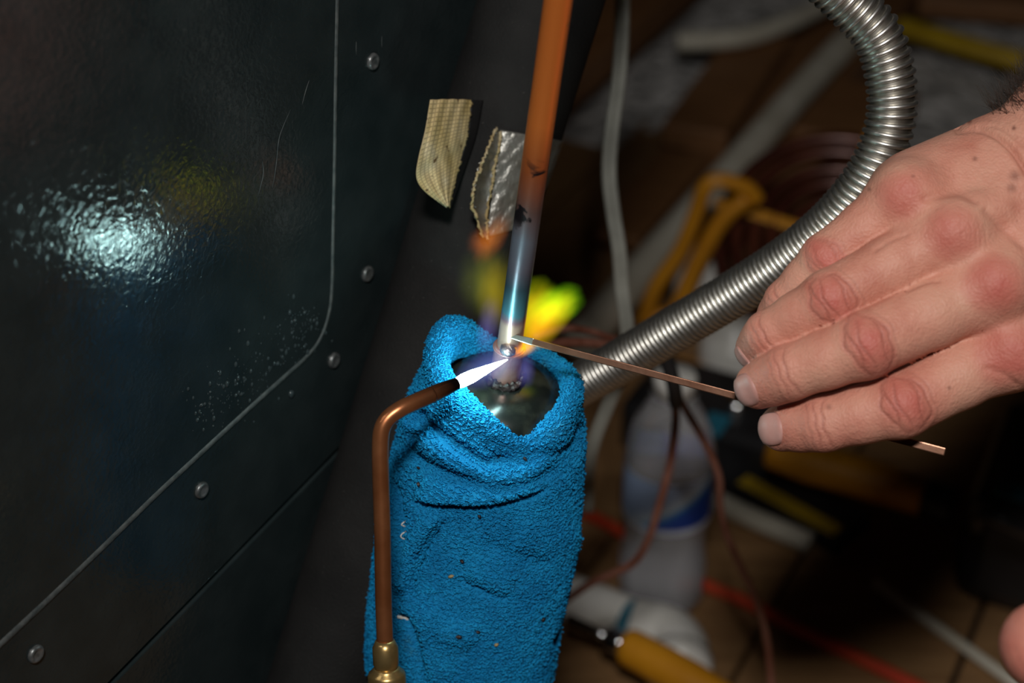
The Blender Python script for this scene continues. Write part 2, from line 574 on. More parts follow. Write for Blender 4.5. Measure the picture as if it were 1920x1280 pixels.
def mat_flame(name, c_in, c_out, strength, power=1.5, noise=0.35, nscale=2.0):
    """volume that gives off light; densest in its middle. Object coordinates run -1..1"""
    m = bpy.data.materials.new(name)
    m.use_nodes = True
    t = NT(m)
    m.node_tree.nodes.remove(m.node_tree.nodes['Principled BSDF'])
    out = m.node_tree.nodes['Material Output']
    v = t.coord('Object')
    nz = t.n('ShaderNodeTexNoise')
    nz.inputs['Scale'].default_value = nscale
    nz.inputs['Detail'].default_value = 3
    t.l(v, nz.inputs['Vector'])
    sub = t.n('ShaderNodeVectorMath')
    sub.operation = 'SUBTRACT'
    t.l(nz.outputs['Color'], sub.inputs[0])
    sub.inputs[1].default_value = (0.5, 0.5, 0.5)
    sc = t.n('ShaderNodeVectorMath')
    sc.operation = 'SCALE'
    t.l(sub.outputs[0], sc.inputs[0])
    sc.inputs['Scale'].default_value = noise
    ad = t.n('ShaderNodeVectorMath')
    ad.operation = 'ADD'
    t.l(v, ad.inputs[0])
    t.l(sc.outputs[0], ad.inputs[1])
    ln = t.n('ShaderNodeVectorMath')
    ln.operation = 'LENGTH'
    t.l(ad.outputs[0], ln.inputs[0])
    fall = t.math('SUBTRACT', 1.0, ln.outputs['Value'], clamp=True)
    dens = t.math('POWER', fall, power)
    em = t.n('ShaderNodeEmission')
    t.l(t.ramp(fall, [(0.05, c_out), (0.55, c_in)]), em.inputs['Color'])
    t.l(t.math('MULTIPLY', dens, strength), em.inputs['Strength'])
    t.l(em.outputs[0], out.inputs['Volume'])
    return m


M_CONE = bpy.data.materials.new('white_hot_cone')
M_CONE.use_nodes = True
_t = NT(M_CONE)
M_CONE.node_tree.nodes.remove(M_CONE.node_tree.nodes['Principled BSDF'])
_em = _t.n('ShaderNodeEmission')
_em.inputs['Color'].default_value = (0.60, 1.0, 0.97, 1)
_em.inputs['Strength'].default_value = 80
_t.l(_em.outputs[0], M_CONE.node_tree.nodes['Material Output'].inputs['Surface'])

# ================================================================== STRUCTURE: attic floor
BD = unit(np.array([0.46, 0.89, 0.0]))          # boards and joists run this way
BW = np.array([BD[1], -BD[0], 0.0])
floor = oriented_box('floor', np.array([0.3, -1.0, -0.05]) - 0, np.array([0.3, 5.0, -0.05]), 5.0, 0.026, M_BLACKPL, bevel=0)
floor['kind'] = 'structure'
FC = G(1400, 900)
for k in range(-7, 9):
    c = FC + BW * (0.142 * k)
    a, b = c - BD * (0.9 + 0.05 * (k % 3)), c + BD * (0.42 + 0.09 * ((k * 5) % 4))
    a[2] = b[2] = -0.022 + 0.001 * (k % 2)
    oriented_box('plank', a, b, 0.138, 0.021, M_BOARD, floor, 0.002)

# the attic's roof deck and walls, dark timber
M_DECK = wood('dark_roof_deck', (0.10, 0.055, 0.025), (0.17, 0.095, 0.045))
for nm_, a_, b_, w_, h_ in (('ceiling', (0.3, -1.0, 2.3), (0.3, 5.0, 2.3), 5.0, 0.03), ('wall_left', (-2.2, -1.0, -0.05), (-2.2, 5.0, -0.05), 0.03, 2.35),
                            ('wall_right', (2.8, -1.0, -0.05), (2.8, 5.0, -0.05), 0.03, 2.35), ('wall_back', (-2.2, 5.0, -0.05), (2.8, 5.0, -0.05), 0.03, 2.35),
                            ('wall_front', (-2.2, -1.0, -0.05), (2.8, -1.0, -0.05), 0.03, 2.35)):
    oriented_box(nm_, np.array(a_), np.array(b_), w_, h_, M_DECK, None, 0)['kind'] = 'structure'

# joists and insulation further back
FJ = G(1440, 250)
for k in range(-3, 5):
    c = FJ + BW * (0.30 * k)
    a, b = c - BD * 0.35, c + BD * 2.2
    a[2] = b[2] = -0.022
    oriented_box('joist', a, b, 0.10, 0.05, M_JOIST, floor, 0.004)


def batt(c, length, width, h, label, seed):
    rng = np.random.default_rng(seed)
    nu, nv = 60, 24
    u = np.linspace(-1, 1, nu)
    w = np.linspace(-1, 1, nv)
    U, W = np.meshgrid(u, w, indexing='ij')
    edge = np.clip(1 - np.abs(W) ** 4, 0, 1) * np.clip(1 - np.abs(U) ** 10, 0, 1)
    H = np.zeros_like(U)
    for s in range(26):
        cu, cw, r = rng.uniform(-1, 1), rng.uniform(-1, 1), rng.uniform(0.06, 0.25)
        H += rng.uniform(-0.6, 0.9) * np.exp(-(((U - cu) * length / width) ** 2 + (W - cw) ** 2) / r ** 2 / 2) * 0.5
    Z = -0.022 + edge * (h + H * h * 0.6) + rng.normal(0, 0.002, U.shape)
    v = c[None, None, :] * [1, 1, 0] + BD * (U * length / 2)[..., None] + BW * (W * width / 2)[..., None] + PZ * Z[..., None]
    idx = np.arange(nu * nv).reshape(nu, nv)
    f = np.stack([idx[:-1, :-1], idx[1:, :-1], idx[1:, 1:], idx[:-1, 1:]], -1).reshape(-1, 4)
    vb = v.copy()
    vb[..., 2] = -0.0235
    f2 = f[:, ::-1] + nu * nv
    o = link('insulation_batt', mesh_np('insulation_batt', np.vstack([v.reshape(-1, 3), vb.reshape(-1, 3)]), [f, f2]), M_BATT)
    tag(o, label, 'insulation', 'insulation batts between the joists')
    return o


for k, lab in ((-1, 'grey insulation batt left of the brown joist, under the curved pale cable'),
               (0, 'grey insulation batt between two joists behind the steel gooseneck bend'),
               (1, 'grey insulation batt behind the wrist, crossed by the yellow cable'),
               (2, 'grey insulation batt beyond the yellow cable, far from the hose')):
    c = FJ + BW * (0.30 * k + 0.15) + BD * (1.0 if k != 0 else 0.95)
    batt(c, 2.3, 0.185, 0.035, lab, 30 + k)

# ================================================================== CABINET
cab = thing('equipment_cabinet', 'large black metal equipment cabinet with embossed leather-grain finish and rivets', 'cabinet', from_uv(-0.1, 0.0, -0.1))
U_R = panel_uv(panel(930, 500))[0]
U_L = panel_uv(panel(-500, 700))[0]
Z_T = 1.25


def slab(name, poly, o0, o1, material, parent, bevel=0.0008):
    bm = bmesh.new()
    lo = [bm.verts.new(from_uv(u, z, o0)) for u, z in poly]
    hi = [bm.verts.new(from_uv(u, z, o1)) for u, z in poly]
    n = len(poly)
    bm.faces.new(hi)
    bm.faces.new(lo[::-1])
    for i in range(n):
        bm.faces.new([lo[i], lo[(i + 1) % n], hi[(i + 1) % n], hi[i]])
    bmesh.ops.recalc_face_normals(bm, faces=bm.faces)
    if bevel:
        es = [e for e in bm.edges if e.verts[0] in hi and e.verts[1] in hi]
        bmesh.ops.bevel(bm, geom=es, offset=bevel, segments=2, affect='EDGES', profile=0.5)
    me = bpy.data.meshes.new(name)
    bm.to_mesh(me)
    bm.free()
    return link(name, me, material, parent)


# seam between the upper and the lower sheet
S1, S2 = panel_uv(panel(210, 1280)), panel_uv(panel(650, 830))
sd = (S2 - S1) / (S2[0] - S1[0])


def seam_z(u):
    return S1[1] + sd[1] * (u - S1[0])


slab('body', [(U_L, 0.0), (U_R, 0.0), (U_R, Z_T), (U_L, Z_T)], -0.42, -0.0035, M_BLACK, cab, 0)
G2 = 0.0014
fpan = slab('front_panel', [(U_L, seam_z(U_L) + G2), (U_R, seam_z(U_R) + G2), (U_R, Z_T), (U_L, Z_T)], -0.0035, 0.0, M_PANEL, cab)
slab('lower_panel', [(U_L, 0.0), (U_R, 0.0), (U_R, seam_z(U_R) - G2), (U_L, seam_z(U_L) - G2)], -0.0035, -0.0004, M_PANEL, cab)

# embossed ridge line
rp = [(634, -120), (632, 0), (629, 150), (627, 300), (624, 450), (622, 540), (616, 590), (600, 635), (575, 668), (540, 700),
      (470, 763), (380, 846), (290, 930), (190, 1028), (90, 1124), (0, 1208), (-100, 1302)]
path = np.array([panel(x, y, -0.0001) for x, y in rp])
path = catmull(path, 6)
Tn, _, _ = frames(path)
Wd = np.cross(Tn, PN)
prof = [(-1.0, 0.0), (-0.6, 0.55), (0, 0.75), (0.6, 0.55), (1.0, 0.0)]
wid = np.interp(np.linspace(0, 1, len(path)), [0, 0.45, 0.6, 1], [0.0011, 0.0010, 0.0014, 0.0017])
vv = []
for a_, h_ in prof:
    vv.append(path + Wd * (wid * a_)[:, None] + PN * (0.0009 * h_))
vv = np.stack(vv, 1).reshape(-1, 3)
n5 = len(prof)
ff = [(i * n5 + j, i * n5 + j + 1, (i + 1) * n5 + j + 1, (i + 1) * n5 + j) for i in range(len(path) - 1) for j in range(n5 - 1)]
link('embossed_ridge', mesh_np('embossed_ridge', vv, ff), M_RIDGE, fpan)

for (x, y) in ((698, 115), (688, 513), (625, 675), (377, 918), (66, 1225)):
    c = panel(x, y, 0.0)
    lathe('rivet', [(0.0034, -0.0008), (0.0034, 0.0006), (0.0030, 0.0013), (0.0024, 0.0015), (0.0019, 0.0012), (0.0010, 0.0011), (0.0, 0.0011)],
          c, PT, PZ, PN, M_RIVET, fpan, 24)

# light scratches in the paint
for sc_ in ([(492, 302), (494, 325), (489, 348), (484, 366)], [(545, 205), (532, 235), (523, 262), (519, 300), (514, 335), (509, 356)], [(580, 150), (573, 172), (566, 198)], [(668, 78), (668, 104)], [(716, 68), (716, 90)]):
    p_ = catmull([panel(x, y, 0.0001) for x, y in sc_], 6)
    w_ = 0.00028 * np.sin(np.linspace(0.25, math.pi - 0.05, len(p_)))
    v, f = sweep(p_, w_, 6, True, PN, 0.35, 1.0)
    link('scratch', mesh_np('scratch', v, f), M_RIDGE, fpan)

# condensation
vs, fs = [], []
ell = []
for _ in range(260):
    s = RNG.uniform(0, 1)
    base = catmull([(385, 800), (470, 730), (560, 655), (605, 600)], 10)
    b0 = base[int(s * (len(base) - 1))]
    off = abs(RNG.normal(0, 34)) * (1 if RNG.uniform() < 0.84 else -0.5)
    x, y = b0[0] - off * 0.7 + RNG.normal(0, 10), b0[1] - off * 0.75 + RNG.normal(0, 10)
    r = 0.00024 + 0.0007 * RNG.uniform() ** 3.0
    ell.append((x, y, r, r * RNG.uniform(1.0, 1.7)))
for (x, y, r, rl) in ell:
    c = panel(x, y, 0.0)
    n0 = len(vs)
    for k, (rr, hh) in enumerate(((1, 0), (0.8, 0.45), (0.45, 0.7))):
        for j in range(8):
            a_ = j * math.pi / 4
            vs.append(c + PT * (r * rr * math.cos(a_)) + PZ * (rl * rr * math.sin(a_)) + PN * (r * hh * 0.8))
    vs.append(c + PN * r * 0.62)
    for k in range(2):
        for j in range(8):
            fs.append((n0 + k * 8 + j, n0 + k * 8 + (j + 1) % 8, n0 + k * 8 + 8 + (j + 1) % 8, n0 + k * 8 + 8 + j))
    for j in range(8):
        fs.append((n0 + 16 + j, n0 + 16 + (j + 1) % 8, n0 + 24))
o = link('condensation_droplets', mesh_np('condensation_droplets', vs, fs), M_WATER, fpan)
o['kind'] = 'stuff'
# one larger drop running down
c = panel(546, 741, 0.0)
vs, fs = [], []
for k in range(9):
    t_ = k / 8
    r = 0.0016 * math.sin(math.pi * (0.06 + 0.90 * t_) ** 0.75 * 0.98) * (1.0 if t_ > 0 else 0.2)
    z_ = 0.0042 * (0.6 - t_)
    for j in range(10):
        a_ = 2 * math.pi * j / 10
        vs.append(c + PT * (r * math.cos(a_)) + PZ * z_ + PN * (max(0, r * math.sin(a_)) * 0.7))
fs = [(k * 10 + j, k * 10 + (j + 1) % 10, k * 10 + 10 + (j + 1) % 10, k * 10 + 10 + j) for k in range(8) for j in range(10)]
link('running_drop', mesh_np('running_drop', vs, fs), M_WATER, fpan)

# ================================================================== FOAM INSULATED LINE
FR = 0.0255
FT = panel(1034, -60, FR + 0.0006)
FB = panel(598, 1340, FR + 0.0006)
FA = unit(FT - FB)
ft2, fb2 = FT + FA * 0.12, FB - FA * 0.05
foam_path = np.linspace(fb2, ft2, 60)
fe1, fe2, fe3 = axis_frame(FA, -FWD)          # fe1 towards the camera
foam = tube('pipe_insulation', foam_path, FR, M_FOAM, None, seg=64, smooth_path=False, ref=fe1)
tag(foam, 'thick black foam insulation sleeve leaning against the cabinet behind the copper pipe', 'pipe insulation')


def foam_pt(px, py, off=0.0):
    """where the view ray meets the sleeve"""
    r = unit(ray(px, py))
    q = CAM - fb2
    d_ = r - FA * (r @ FA)
    q_ = q - FA * (q @ FA)
    R_ = FR + off
    A, B, C_ = d_ @ d_, 2 * d_ @ q_, q_ @ q_ - R_ * R_
    disc = max(B * B - 4 * A * C_, 0.0)
    return CAM + r * ((-B - math.sqrt(disc)) / (2 * A))


def strip_mesh(name, left, right, n, m_, material, parent, thick=0.0003, bulge=None):
    """a ruled sheet between two edge curves, with a thickness and UVs"""
    L = catmull(left, 10)
    Rr = catmull(right, 10)
    s = np.linspace(0, 1, n)
    L = np.stack([np.interp(s, np.linspace(0, 1, len(L)), L[:, i]) for i in range(3)], 1)
    Rr = np.stack([np.interp(s, np.linspace(0, 1, len(Rr)), Rr[:, i]) for i in range(3)], 1)
    w = np.linspace(0, 1, m_)
    g = L[:, None] * (1 - w)[None, :, None] + Rr[:, None] * w[None, :, None]
    if bulge is not None:
        g = bulge(g, s, w)
    idx = np.arange(n * m_).reshape(n, m_)
    f = np.stack([idx[:-1, :-1], idx[1:, :-1], idx[1:, 1:], idx[:-1, 1:]], -1).reshape(-1, 4)
    me = mesh_np(name, g.reshape(-1, 3), [f])
    uv = me.uv_layers.new(name='UVMap')
    li = np.zeros(len(me.loops), np.int32)
    me.loops.foreach_get('vertex_index', li)
    uvv = np.stack([np.tile(w, n), np.repeat(s, m_)], 1)
    uv.data.foreach_set('uv', uvv[li].astype(np.float32).ravel())
    o = link(name, me, material, parent)
    md = o.modifiers.new('thickness', 'SOLIDIFY')
    md.thickness = thick
    md.offset = 0
    return o


# tan tape flap: held by the sleeve at its right edge, standing off the cabinet
d0 = project(foam_pt(905, 200))[2]
left_e = [P(806, 187, d0 - 0.030), P(798, 240, d0 - 0.033), P(784, 300, d0 - 0.034), P(781, 335, d0 - 0.031), P(800, 362, d0 - 0.027), P(838, 389, d0 - 0.018)]
right_e = [P(884, 187, d0 - 0.007), P(880, 230, d0 - 0.007), P(876, 258, d0 - 0.008), P(868, 285, d0 - 0.009), P(856, 330, d0 - 0.012), P(842, 388, d0 - 0.017)]


def tan_bulge(g, s, w):
    bow = np.sin(math.pi * w)[None, :] * 0.004 * (0.5 + 0.5 * s)[:, None]
    wob = (0.0006 * np.sin(9 * w)[None, :] * np.sin(7 * s)[:, None]) + 0.00045 * np.sin(25 * w[None, :] + 3 * np.sin(6 * s)[:, None])
    fr = np.zeros(g.shape)
    fr[:, -1] += UP * RNG.normal(0, 0.0003, len(s))[:, None] + RIGHT * RNG.normal(0, 0.0004, len(s))[:, None]
    return g - FWD * (bow + wob)[..., None] + fr


tan = thing('tan_tape', 'frayed tan cloth tape flap curling off the black foam sleeve', 'tape', P(884, 187, d0))
strip_mesh('tape_backing', left_e, right_e, 60, 40, M_TAN, tan, 0.0004, tan_bulge)
lip_l = right_e
lip_r = [foam_pt(906, 188, 0.0004), foam_pt(900, 222, 0.0004), foam_pt(893, 255, 0.0004), foam_pt(884, 285, 0.0004), P(866, 330, d0 - 0.004), P(845, 388, d0 - 0.014)]
strip_mesh('dark_adhesive_edge', lip_l, lip_r, 40, 8, M_BLACK, tan, 0.0003)

# silver tape round the sleeve
sil = thing('silver_tape', 'crumpled silver duct tape wrapped around the black foam sleeve behind the copper pipe', 'tape', foam_pt(960, 320))
wl = [foam_pt(930, 243, 0.0006), foam_pt(925, 280, 0.0006), foam_pt(916, 330, 0.0006), foam_pt(912, 380, 0.0006), foam_pt(910, 425, 0.0006), foam_pt(912, 447, 0.0006)]


def wrap_sheet(name, rows, ncol, material, parent):
    """rows: (left x, right x, y left, y right) lying on the sleeve"""
    rows = np.array(rows, float)
    s = np.linspace(0, 1, 40)
    rr = np.stack([np.interp(s, np.linspace(0, 1, len(rows)), rows[:, i]) for i in range(4)], 1)
    g = []
    for (xl, xr, yl, yr) in rr:
        for w in np.linspace(0, 1, ncol):
            off = 0.0008 + 0.00022 * math.sin(23 * w + 0.11 * yl) * math.sin(0.07 * yl + 4 * w) + RNG.normal(0, 0.00006)
            g.append(foam_pt(xl + (xr - xl) * w, yl + (yr - yl) * w, off))
    idx = np.arange(40 * ncol).reshape(40, ncol)
    f = np.stack([idx[:-1, :-1], idx[1:, :-1], idx[1:, 1:], idx[:-1, 1:]], -1).reshape(-1, 4)
    o = link(name, mesh_np(name, np.array(g), [f]), material, parent)
    md = o.modifiers.new('thickness', 'SOLIDIFY')
    md.thickness = 0.0004
    md.offset = 0
    return o


wrap_sheet('wrapped_tape', [(938, 1056, 243, 264), (932, 1050, 290, 285), (925, 1035, 345, 330), (918, 1010, 400, 380), (908, 985, 446, 425)], 50, M_SILVER, sil)
d1 = project(foam_pt(925, 300))[2]
curl_l = [P(930, 239, d1 - 0.006), P(916, 275, d1 - 0.013), P(901, 310, d1 - 0.016), P(888, 350, d1 - 0.017), P(888, 392, d1 - 0.014), P(905, 441, d1 - 0.006)]
curl_r = [P(940, 246, d1 - 0.002), P(934, 285, d1 - 0.003), P(927, 315, d1 - 0.003), P(922, 350, d1 - 0.0035), P(914, 400, d1 - 0.003), P(913, 447, d1 - 0.002)]


def curl_bulge(g, s, w):
    b = np.sin(math.pi * w)[None, :] * 0.0045 * np.sin(math.pi * np.clip(s, 0.05, 0.95))[:, None]
    fr = np.zeros(g.shape)
    fr[:, 0] += RIGHT * RNG.normal(0, 0.0005, len(s))[:, None]
    return g + FWD * b[..., None] + fr - FWD * (0.0006 * np.sin(30 * s)[:, None] * np.sin(6 * w)[None, :])[..., None]


curl = strip_mesh('curled_edge', curl_l, curl_r, 70, 16, M_SILVER, sil, 0.0005, curl_bulge)
# frayed tan threads along both edges of the curl
for nm, ed in (('frayed_edge', curl_l), ('frayed_edge', curl_r)):
    pth = catmull(ed, 14)
    pth = pth + RNG.normal(0, 0.00035, pth.shape) - FWD * 0.0006
    v, f = sweep(pth, RNG.uniform(0.00035, 0.0008, len(pth)), 6)
    link(nm, mesh_np(nm, v, f), M_TAN, curl)

# ================================================================== FILTER CAN, STUB AND COPPER PIPE
J0 = P(955, 650, 0.600)                         # where the pipe enters its socket
J1 = P(1051, -30, 0.508)
AX = unit(J1 - J0)                              # common axis, upwards
E1, E2, E3 = axis_frame(AX, RIGHT)              # E2 = away from the camera-ish
if E2 @ FWD > 0:
    pass
FRONT = -E2 if E2 @ FWD > 0 else E2
STUB_H = 0.0165
O_ = J0 - AX * STUB_H                           # foot of the stub, centre of the can's dome

can = thing('filter_canister', 'black domed refrigerant canister wrapped in the blue towel', 'canister', O_ - AX * 0.2)
dome = [(0.0, -0.060), (0.014, -0.059), (0.0215, -0.054), (0.0245, -0.046), (0.0262, -0.036), (0.0270, -0.026), (0.0273, -0.020), (0.0270, -0.014), (0.0252, -0.0080), (0.0215, -0.0032), (0.015, -0.0005), (0.008, 0.0006), (0.0, 0.0008)]
lathe('body', dome, O_, E1, E2, E3, M_CAN, can, 64)
stub = lathe('copper_socket', [(0.0058, -0.002), (0.0058, 0.006), (0.0057, STUB_H - 0.002), (0.0062, STUB_H - 0.0004), (0.0062, STUB_H), (0.0053, STUB_H), (0.0053, STUB_H - 0.003), (0.0, STUB_H - 0.003)], O_, E1, E2, E3, M_COPPER_HOT, can, 48)
# charred bead at the foot of the socket
bm = bmesh.new()
seg_a, seg_b = 80, 14
vs, fs = [], []
for i in range(seg_a):
    a_ = 2 * math.pi * i / seg_a
    for j in range(seg_b):
        b_ = 2 * math.pi * j / seg_b
        rr = 0.0016 * (1 + 0.35 * math.sin(5 * a_ + 2 * b_) * math.sin(11 * a_ - b_) + RNG.normal(0, 0.12))
        R_ = 0.0064 + rr * math.cos(b_) * 0.9
        vs.append(O_ + (E1 * math.cos(a_) + E2 * math.sin(a_)) * R_ + E3 * (0.0016 + rr * math.sin(b_) * 1.25))
for i in range(seg_a):
    for j in range(seg_b):
        fs.append((i * seg_b + j, ((i + 1) % seg_a) * seg_b + j, ((i + 1) % seg_a) * seg_b + (j + 1) % seg_b, i * seg_b + (j + 1) % seg_b))
bm.free()
link('charred_bead', mesh_np('charred_bead', vs, fs), M_CHAR, stub)
out = O_ - AX * 0.056
tube('outlet_pipe', [out, out - AX * 0.03 - FWD * 0.006, out - AX * 0.10 - FWD * 0.02, out - AX * 0.2 - FWD * 0.02, np.array([out[0] - 0.03, out[1] - 0.01, 0.004])], 0.0048, M_COPPER_TORCH, can)

pipe = thing('copper_pipe', 'orange copper pipe with blue and purple heat tint above the brazed joint', 'pipe', J0)
L_ = np.linalg.norm(P(1051, -30, 0.508) - J0) + 0.10
n_ = 90
sv = np.linspace(-0.003, L_, n_)
seg = 40
pp = J0[None] + AX[None] * sv[:, None]
v, f = sweep(pp, 0.00475, seg, True, E1)
me = mesh_np('pipe_wall', v, f)
uv = me.uv_layers.new(name='UVMap')
li = np.zeros(len(me.loops), np.int32)
me.loops.foreach_get('vertex_index', li)
Lv = np.linalg.norm(J1 - J0)
uvv = np.stack([np.tile(np.linspace(0, 1, seg), n_), np.repeat(np.clip(sv / Lv, 0, 1), seg)], 1)
uv.data.foreach_set('uv', uvv[li].astype(np.float32).ravel())
link('pipe_wall', me, M_COPPER_TINT, pipe)
# bright filler bead on the joint
bc = P(953, 655, 0.5945)
lathe('filler_bead', [(0.0, -0.0022), (0.0022, -0.0019), (0.0032, -0.0006), (0.0030, 0.0010), (0.0016, 0.0021), (0.0, 0.0024)], bc, E1, E2, E3, M_BEAD, pipe, 24)
v, f = sweep(np.array([O_ + AX * (STUB_H + 0.0002) + (E1 * math.cos(a_) + E2 * math.sin(a_)) * 0.0051 for a_ in np.linspace(0, 2 * math.pi, 49)]), 0.0006, 8)
link('solder_fillet', mesh_np('solder_fillet', v, f), M_COPPER_HOT, pipe)

# ================================================================== BLUE TOWEL
def per(keys, th):
    k = np.array(keys, float)
    x = np.concatenate([k[:, 0] - 360, k[:, 0], k[:, 0] + 360])
    y = np.tile(k[:, 1], 3)
    fine = np.arange(-360, 720, 1.0)
    yy = np.interp(fine, x, y)
    ker = np.hanning(23)
    ker /= ker.sum()
    yy = np.convolve(yy, ker, 'same')
    return np.interp(np.degrees(th) % 360, fine, yy)


def towel_mesh():
    NT_, NV = 560, 330
    th = np.linspace(0, 2 * math.pi, NT_, endpoint=False)
    # theta 0 = right, 90 = towards the camera
    hc = per([(0, 0.5), (20, 0), (38, -1.5), (54, -4), (66, -7.5), (76, -6.5), (88, -2.5), (112, 4), (140, 9), (180, 11), (210, 13), (232, 9), (262, -2), (300, -2), (330, -1)], th) * 1e-3
    rin = per([(0, 23), (45, 23), (70, 23.5), (100, 22), (140, 22), (180, 22), (215, 22), (270, 23), (330, 23)], th) * 1e-3
    roll = per([(0, 5.5), (60, 3.5), (75, 3), (100, 5), (180, 7.5), (215, 8), (270, 5), (330, 5.5)], th) * 1e-3
    s = np.linspace(0, 1, NV)
    V = np.zeros((NV, NT_, 3))
    ct, st = np.cos(th), np.sin(th)
    dirs = ct[:, None] * E1 + st[:, None] * FRONT
    body_h = 0.150
    for i, si in enumerate(s):
        if si < 0.06:                       # inner wall, coming up
            t = si / 0.06
            r = rin + 0.001 * (1 - t)
            h = hc - 0.012 * (1 - t) - 0.002
        elif si < 0.20:                     # rolled collar
            t = (si - 0.06) / 0.14
            a = math.pi * (1 - t)
            r = rin + roll * (1 + math.cos(a)) * 0.5 * 1.25
            h = hc - 0.002 * (1 - t) + roll * math.sin(a) * 0.75 - 0.004 * t
        else:                               # body
            t = (si - 0.20) / 0.80
            r0 = rin + roll * 1.25
            hb = hc - 0.004
            h = hb * (1 - t) ** 1.0 + t * -body_h + (-0.0) * t
            hh = -h
            Rt = np.interp(hh, [-0.01, 0.005, 0.02, 0.045, 0.09, 0.15], [0.0325, 0.034, 0.0352, 0.0366, 0.0382, 0.0375])
            left = np.clip(-ct, 0, 1) ** 1.2
            Rt = Rt + left * np.interp(hh, [0, 0.02, 0.06, 0.15], [0.001, 0.0025, 0.0033, 0.0035]) - np.clip(ct, 0, 1) * 0.0005
            k = np.clip(t / 0.16, 0, 1)
            k = k * k * (3 - 2 * k)
            r = r0 * (1 - k) + Rt * k
        lean = np.interp(-h, [0.0, 0.018, 0.05, 0.12, 0.16], [0, 0.0, 0.009, 0.031, 0.041])      # the towel hangs plumb below the can
        V[i] = O_ + dirs * r[:, None] + E3 * h[:, None] - FWD * lean[:, None]
    return th, s, V


th, s_, V = towel_mesh()
NVt, NTt = V.shape[:2]


def grid_normals(V):
    du = np.roll(V, -1, 1) - np.roll(V, 1, 1)
    dv = np.gradient(V, axis=0)
    n = np.cross(du, dv)
    n /= np.linalg.norm(n, axis=2)[..., None] + 1e-12
    return n


Nn = grid_normals(V)
# make normals point out of the body
cen = O_ - AX * 0.07
if np.mean(np.sum(Nn[-60:] * (V[-60:] - cen), 2)) < 0:
    Nn = -Nn
px_, py_, _ = project(V.reshape(-1, 3))
px_ = px_.reshape(NVt, NTt)
py_ = py_.reshape(NVt, NTt)
front = np.sum(Nn * (CAM - V), 2) > 0
front[: int(0.12 * NVt)] = False


def poly_dist(line):
    """signed distance to a polyline in the picture plane, and the place along it"""
    L = catmull(line, 8)
    best = np.full(px_.shape, 1e9)
    sgn = np.zeros(px_.shape)
    pos = np.zeros(px_.shape)
    for i in range(len(L) - 1):
        ax, ay = L[i]
        bx, by = L[i + 1]
        ex, ey = bx - ax, by - ay
        l2 = ex * ex + ey * ey
        t = np.clip(((px_ - ax) * ex + (py_ - ay) * ey) / l2, 0, 1)
        dx, dy = px_ - ax - t * ex, py_ - ay - t * ey
        d = np.hypot(dx, dy)
        m = d < best
        best[m] = d[m]
        sgn[m] = np.sign(ex * dy - ey * dx)[m]
        pos[m] = ((i + t) / (len(L) - 1))[m]
    return best, sgn, pos


disp = np.zeros(px_.shape)


def fold(line, groove=0.0, gw=8, step=0.0, sw=60, ridge=0.0, rw=20, taper=True):
    """groove along the line, a proud side (left of travel when step > 0), a soft ridge"""
    global disp
    d, sg, pos = poly_dist(line)
    end = np.clip(np.minimum(pos, 1 - pos) / 0.15, 0, 1) if taper else 1.0
    d2 = d
    amp = end * (d2 < 400)
    x = -groove * np.exp(-(d2 / gw) ** 2)
    if step:
        side = (sg * np.sign(step)) < 0
        x = x + np.where(side, abs(step) * np.exp(-(d2 / sw) ** 2), 0)
    x = x + ridge * np.exp(-(d2 / rw) ** 2)
    disp += np.where(front, x * amp * 1.6, 0)


fold([(775, 936), (830, 942), (900, 943), (960, 936), (1030, 914)], 0.0034, 6, 0.0030, 50)
fold([(838, 962), (815, 995), (795, 1030), (778, 1075), (764, 1120)], 0.0036, 6, -0.0032, 42)
fold([(752, 775), (800, 822), (860, 862), (930, 893), (990, 880), (1040, 835), (1078, 780)], 0, 8, 0, 1, 0.0021, 18)
fold([(800, 790), (850, 828), (905, 862), (965, 862)], 0.0030, 9, 0, 1)
fold([(745, 820), (790, 862), (850, 890), (920, 912)], 0.0022, 12, 0, 1)
fold([(900, 835), (930, 855), (962, 863)], 0.0016, 6, -0.0012, 24)
fold([(905, 915), (980, 905), (1040, 880)], 0.0012, 10)
fold([(770, 762), (790, 800), (760, 830)], 0.0038, 14)
fold([(860, 1080), (905, 1105), (960, 1122)], 0.0016, 12, 0.0012, 50)
fold([(740, 900), (752, 960), (757, 1020), (748, 1085)], 0.0032, 8, -0.0022, 32)
fold([(740, 1150), (770, 1165), (790, 1230), (800, 1290)], 0.0026, 10, 0.0016, 40)
fold([(800, 1130), (830, 1175), (900, 1195)], 0, 8, 0, 1, 0.0020, 24)
fold([(960, 1000), (1020, 1010), (1085, 990)], 0, 8, 0, 1, 0.0012, 35)
fold([(900, 1010), (960, 1040), (1040, 1060)], 0.0010, 16)
fold([(1040, 1215), (1058, 1190), (1075, 1150)], 0.0030, 8)
fold([(1000, 840), (1040, 800), (1062, 740), (1055, 705)], 0, 8, 0, 1, 0.0018, 16)
fold([(1020, 850), (1065, 830), (1095, 790)], 0.0012, 12)
# gentle lumps
TH, SS = np.meshgrid(th, s_)
lump = np.zeros_like(TH)
for _ in range(30):
    a_, b_ = RNG.integers(1, 7), RNG.uniform(2, 16)
    lump += RNG.normal(0, 1) * np.sin(a_ * TH + RNG.uniform(0, 6)) * np.sin(b_ * SS + RNG.uniform(0, 6)) / (1 + 0.5 * a_)
lump *= 0.00032
fine = RNG.normal(0, 1, disp.shape)
V2 = V + Nn * (disp + lump + fine * 0.00018)[..., None]
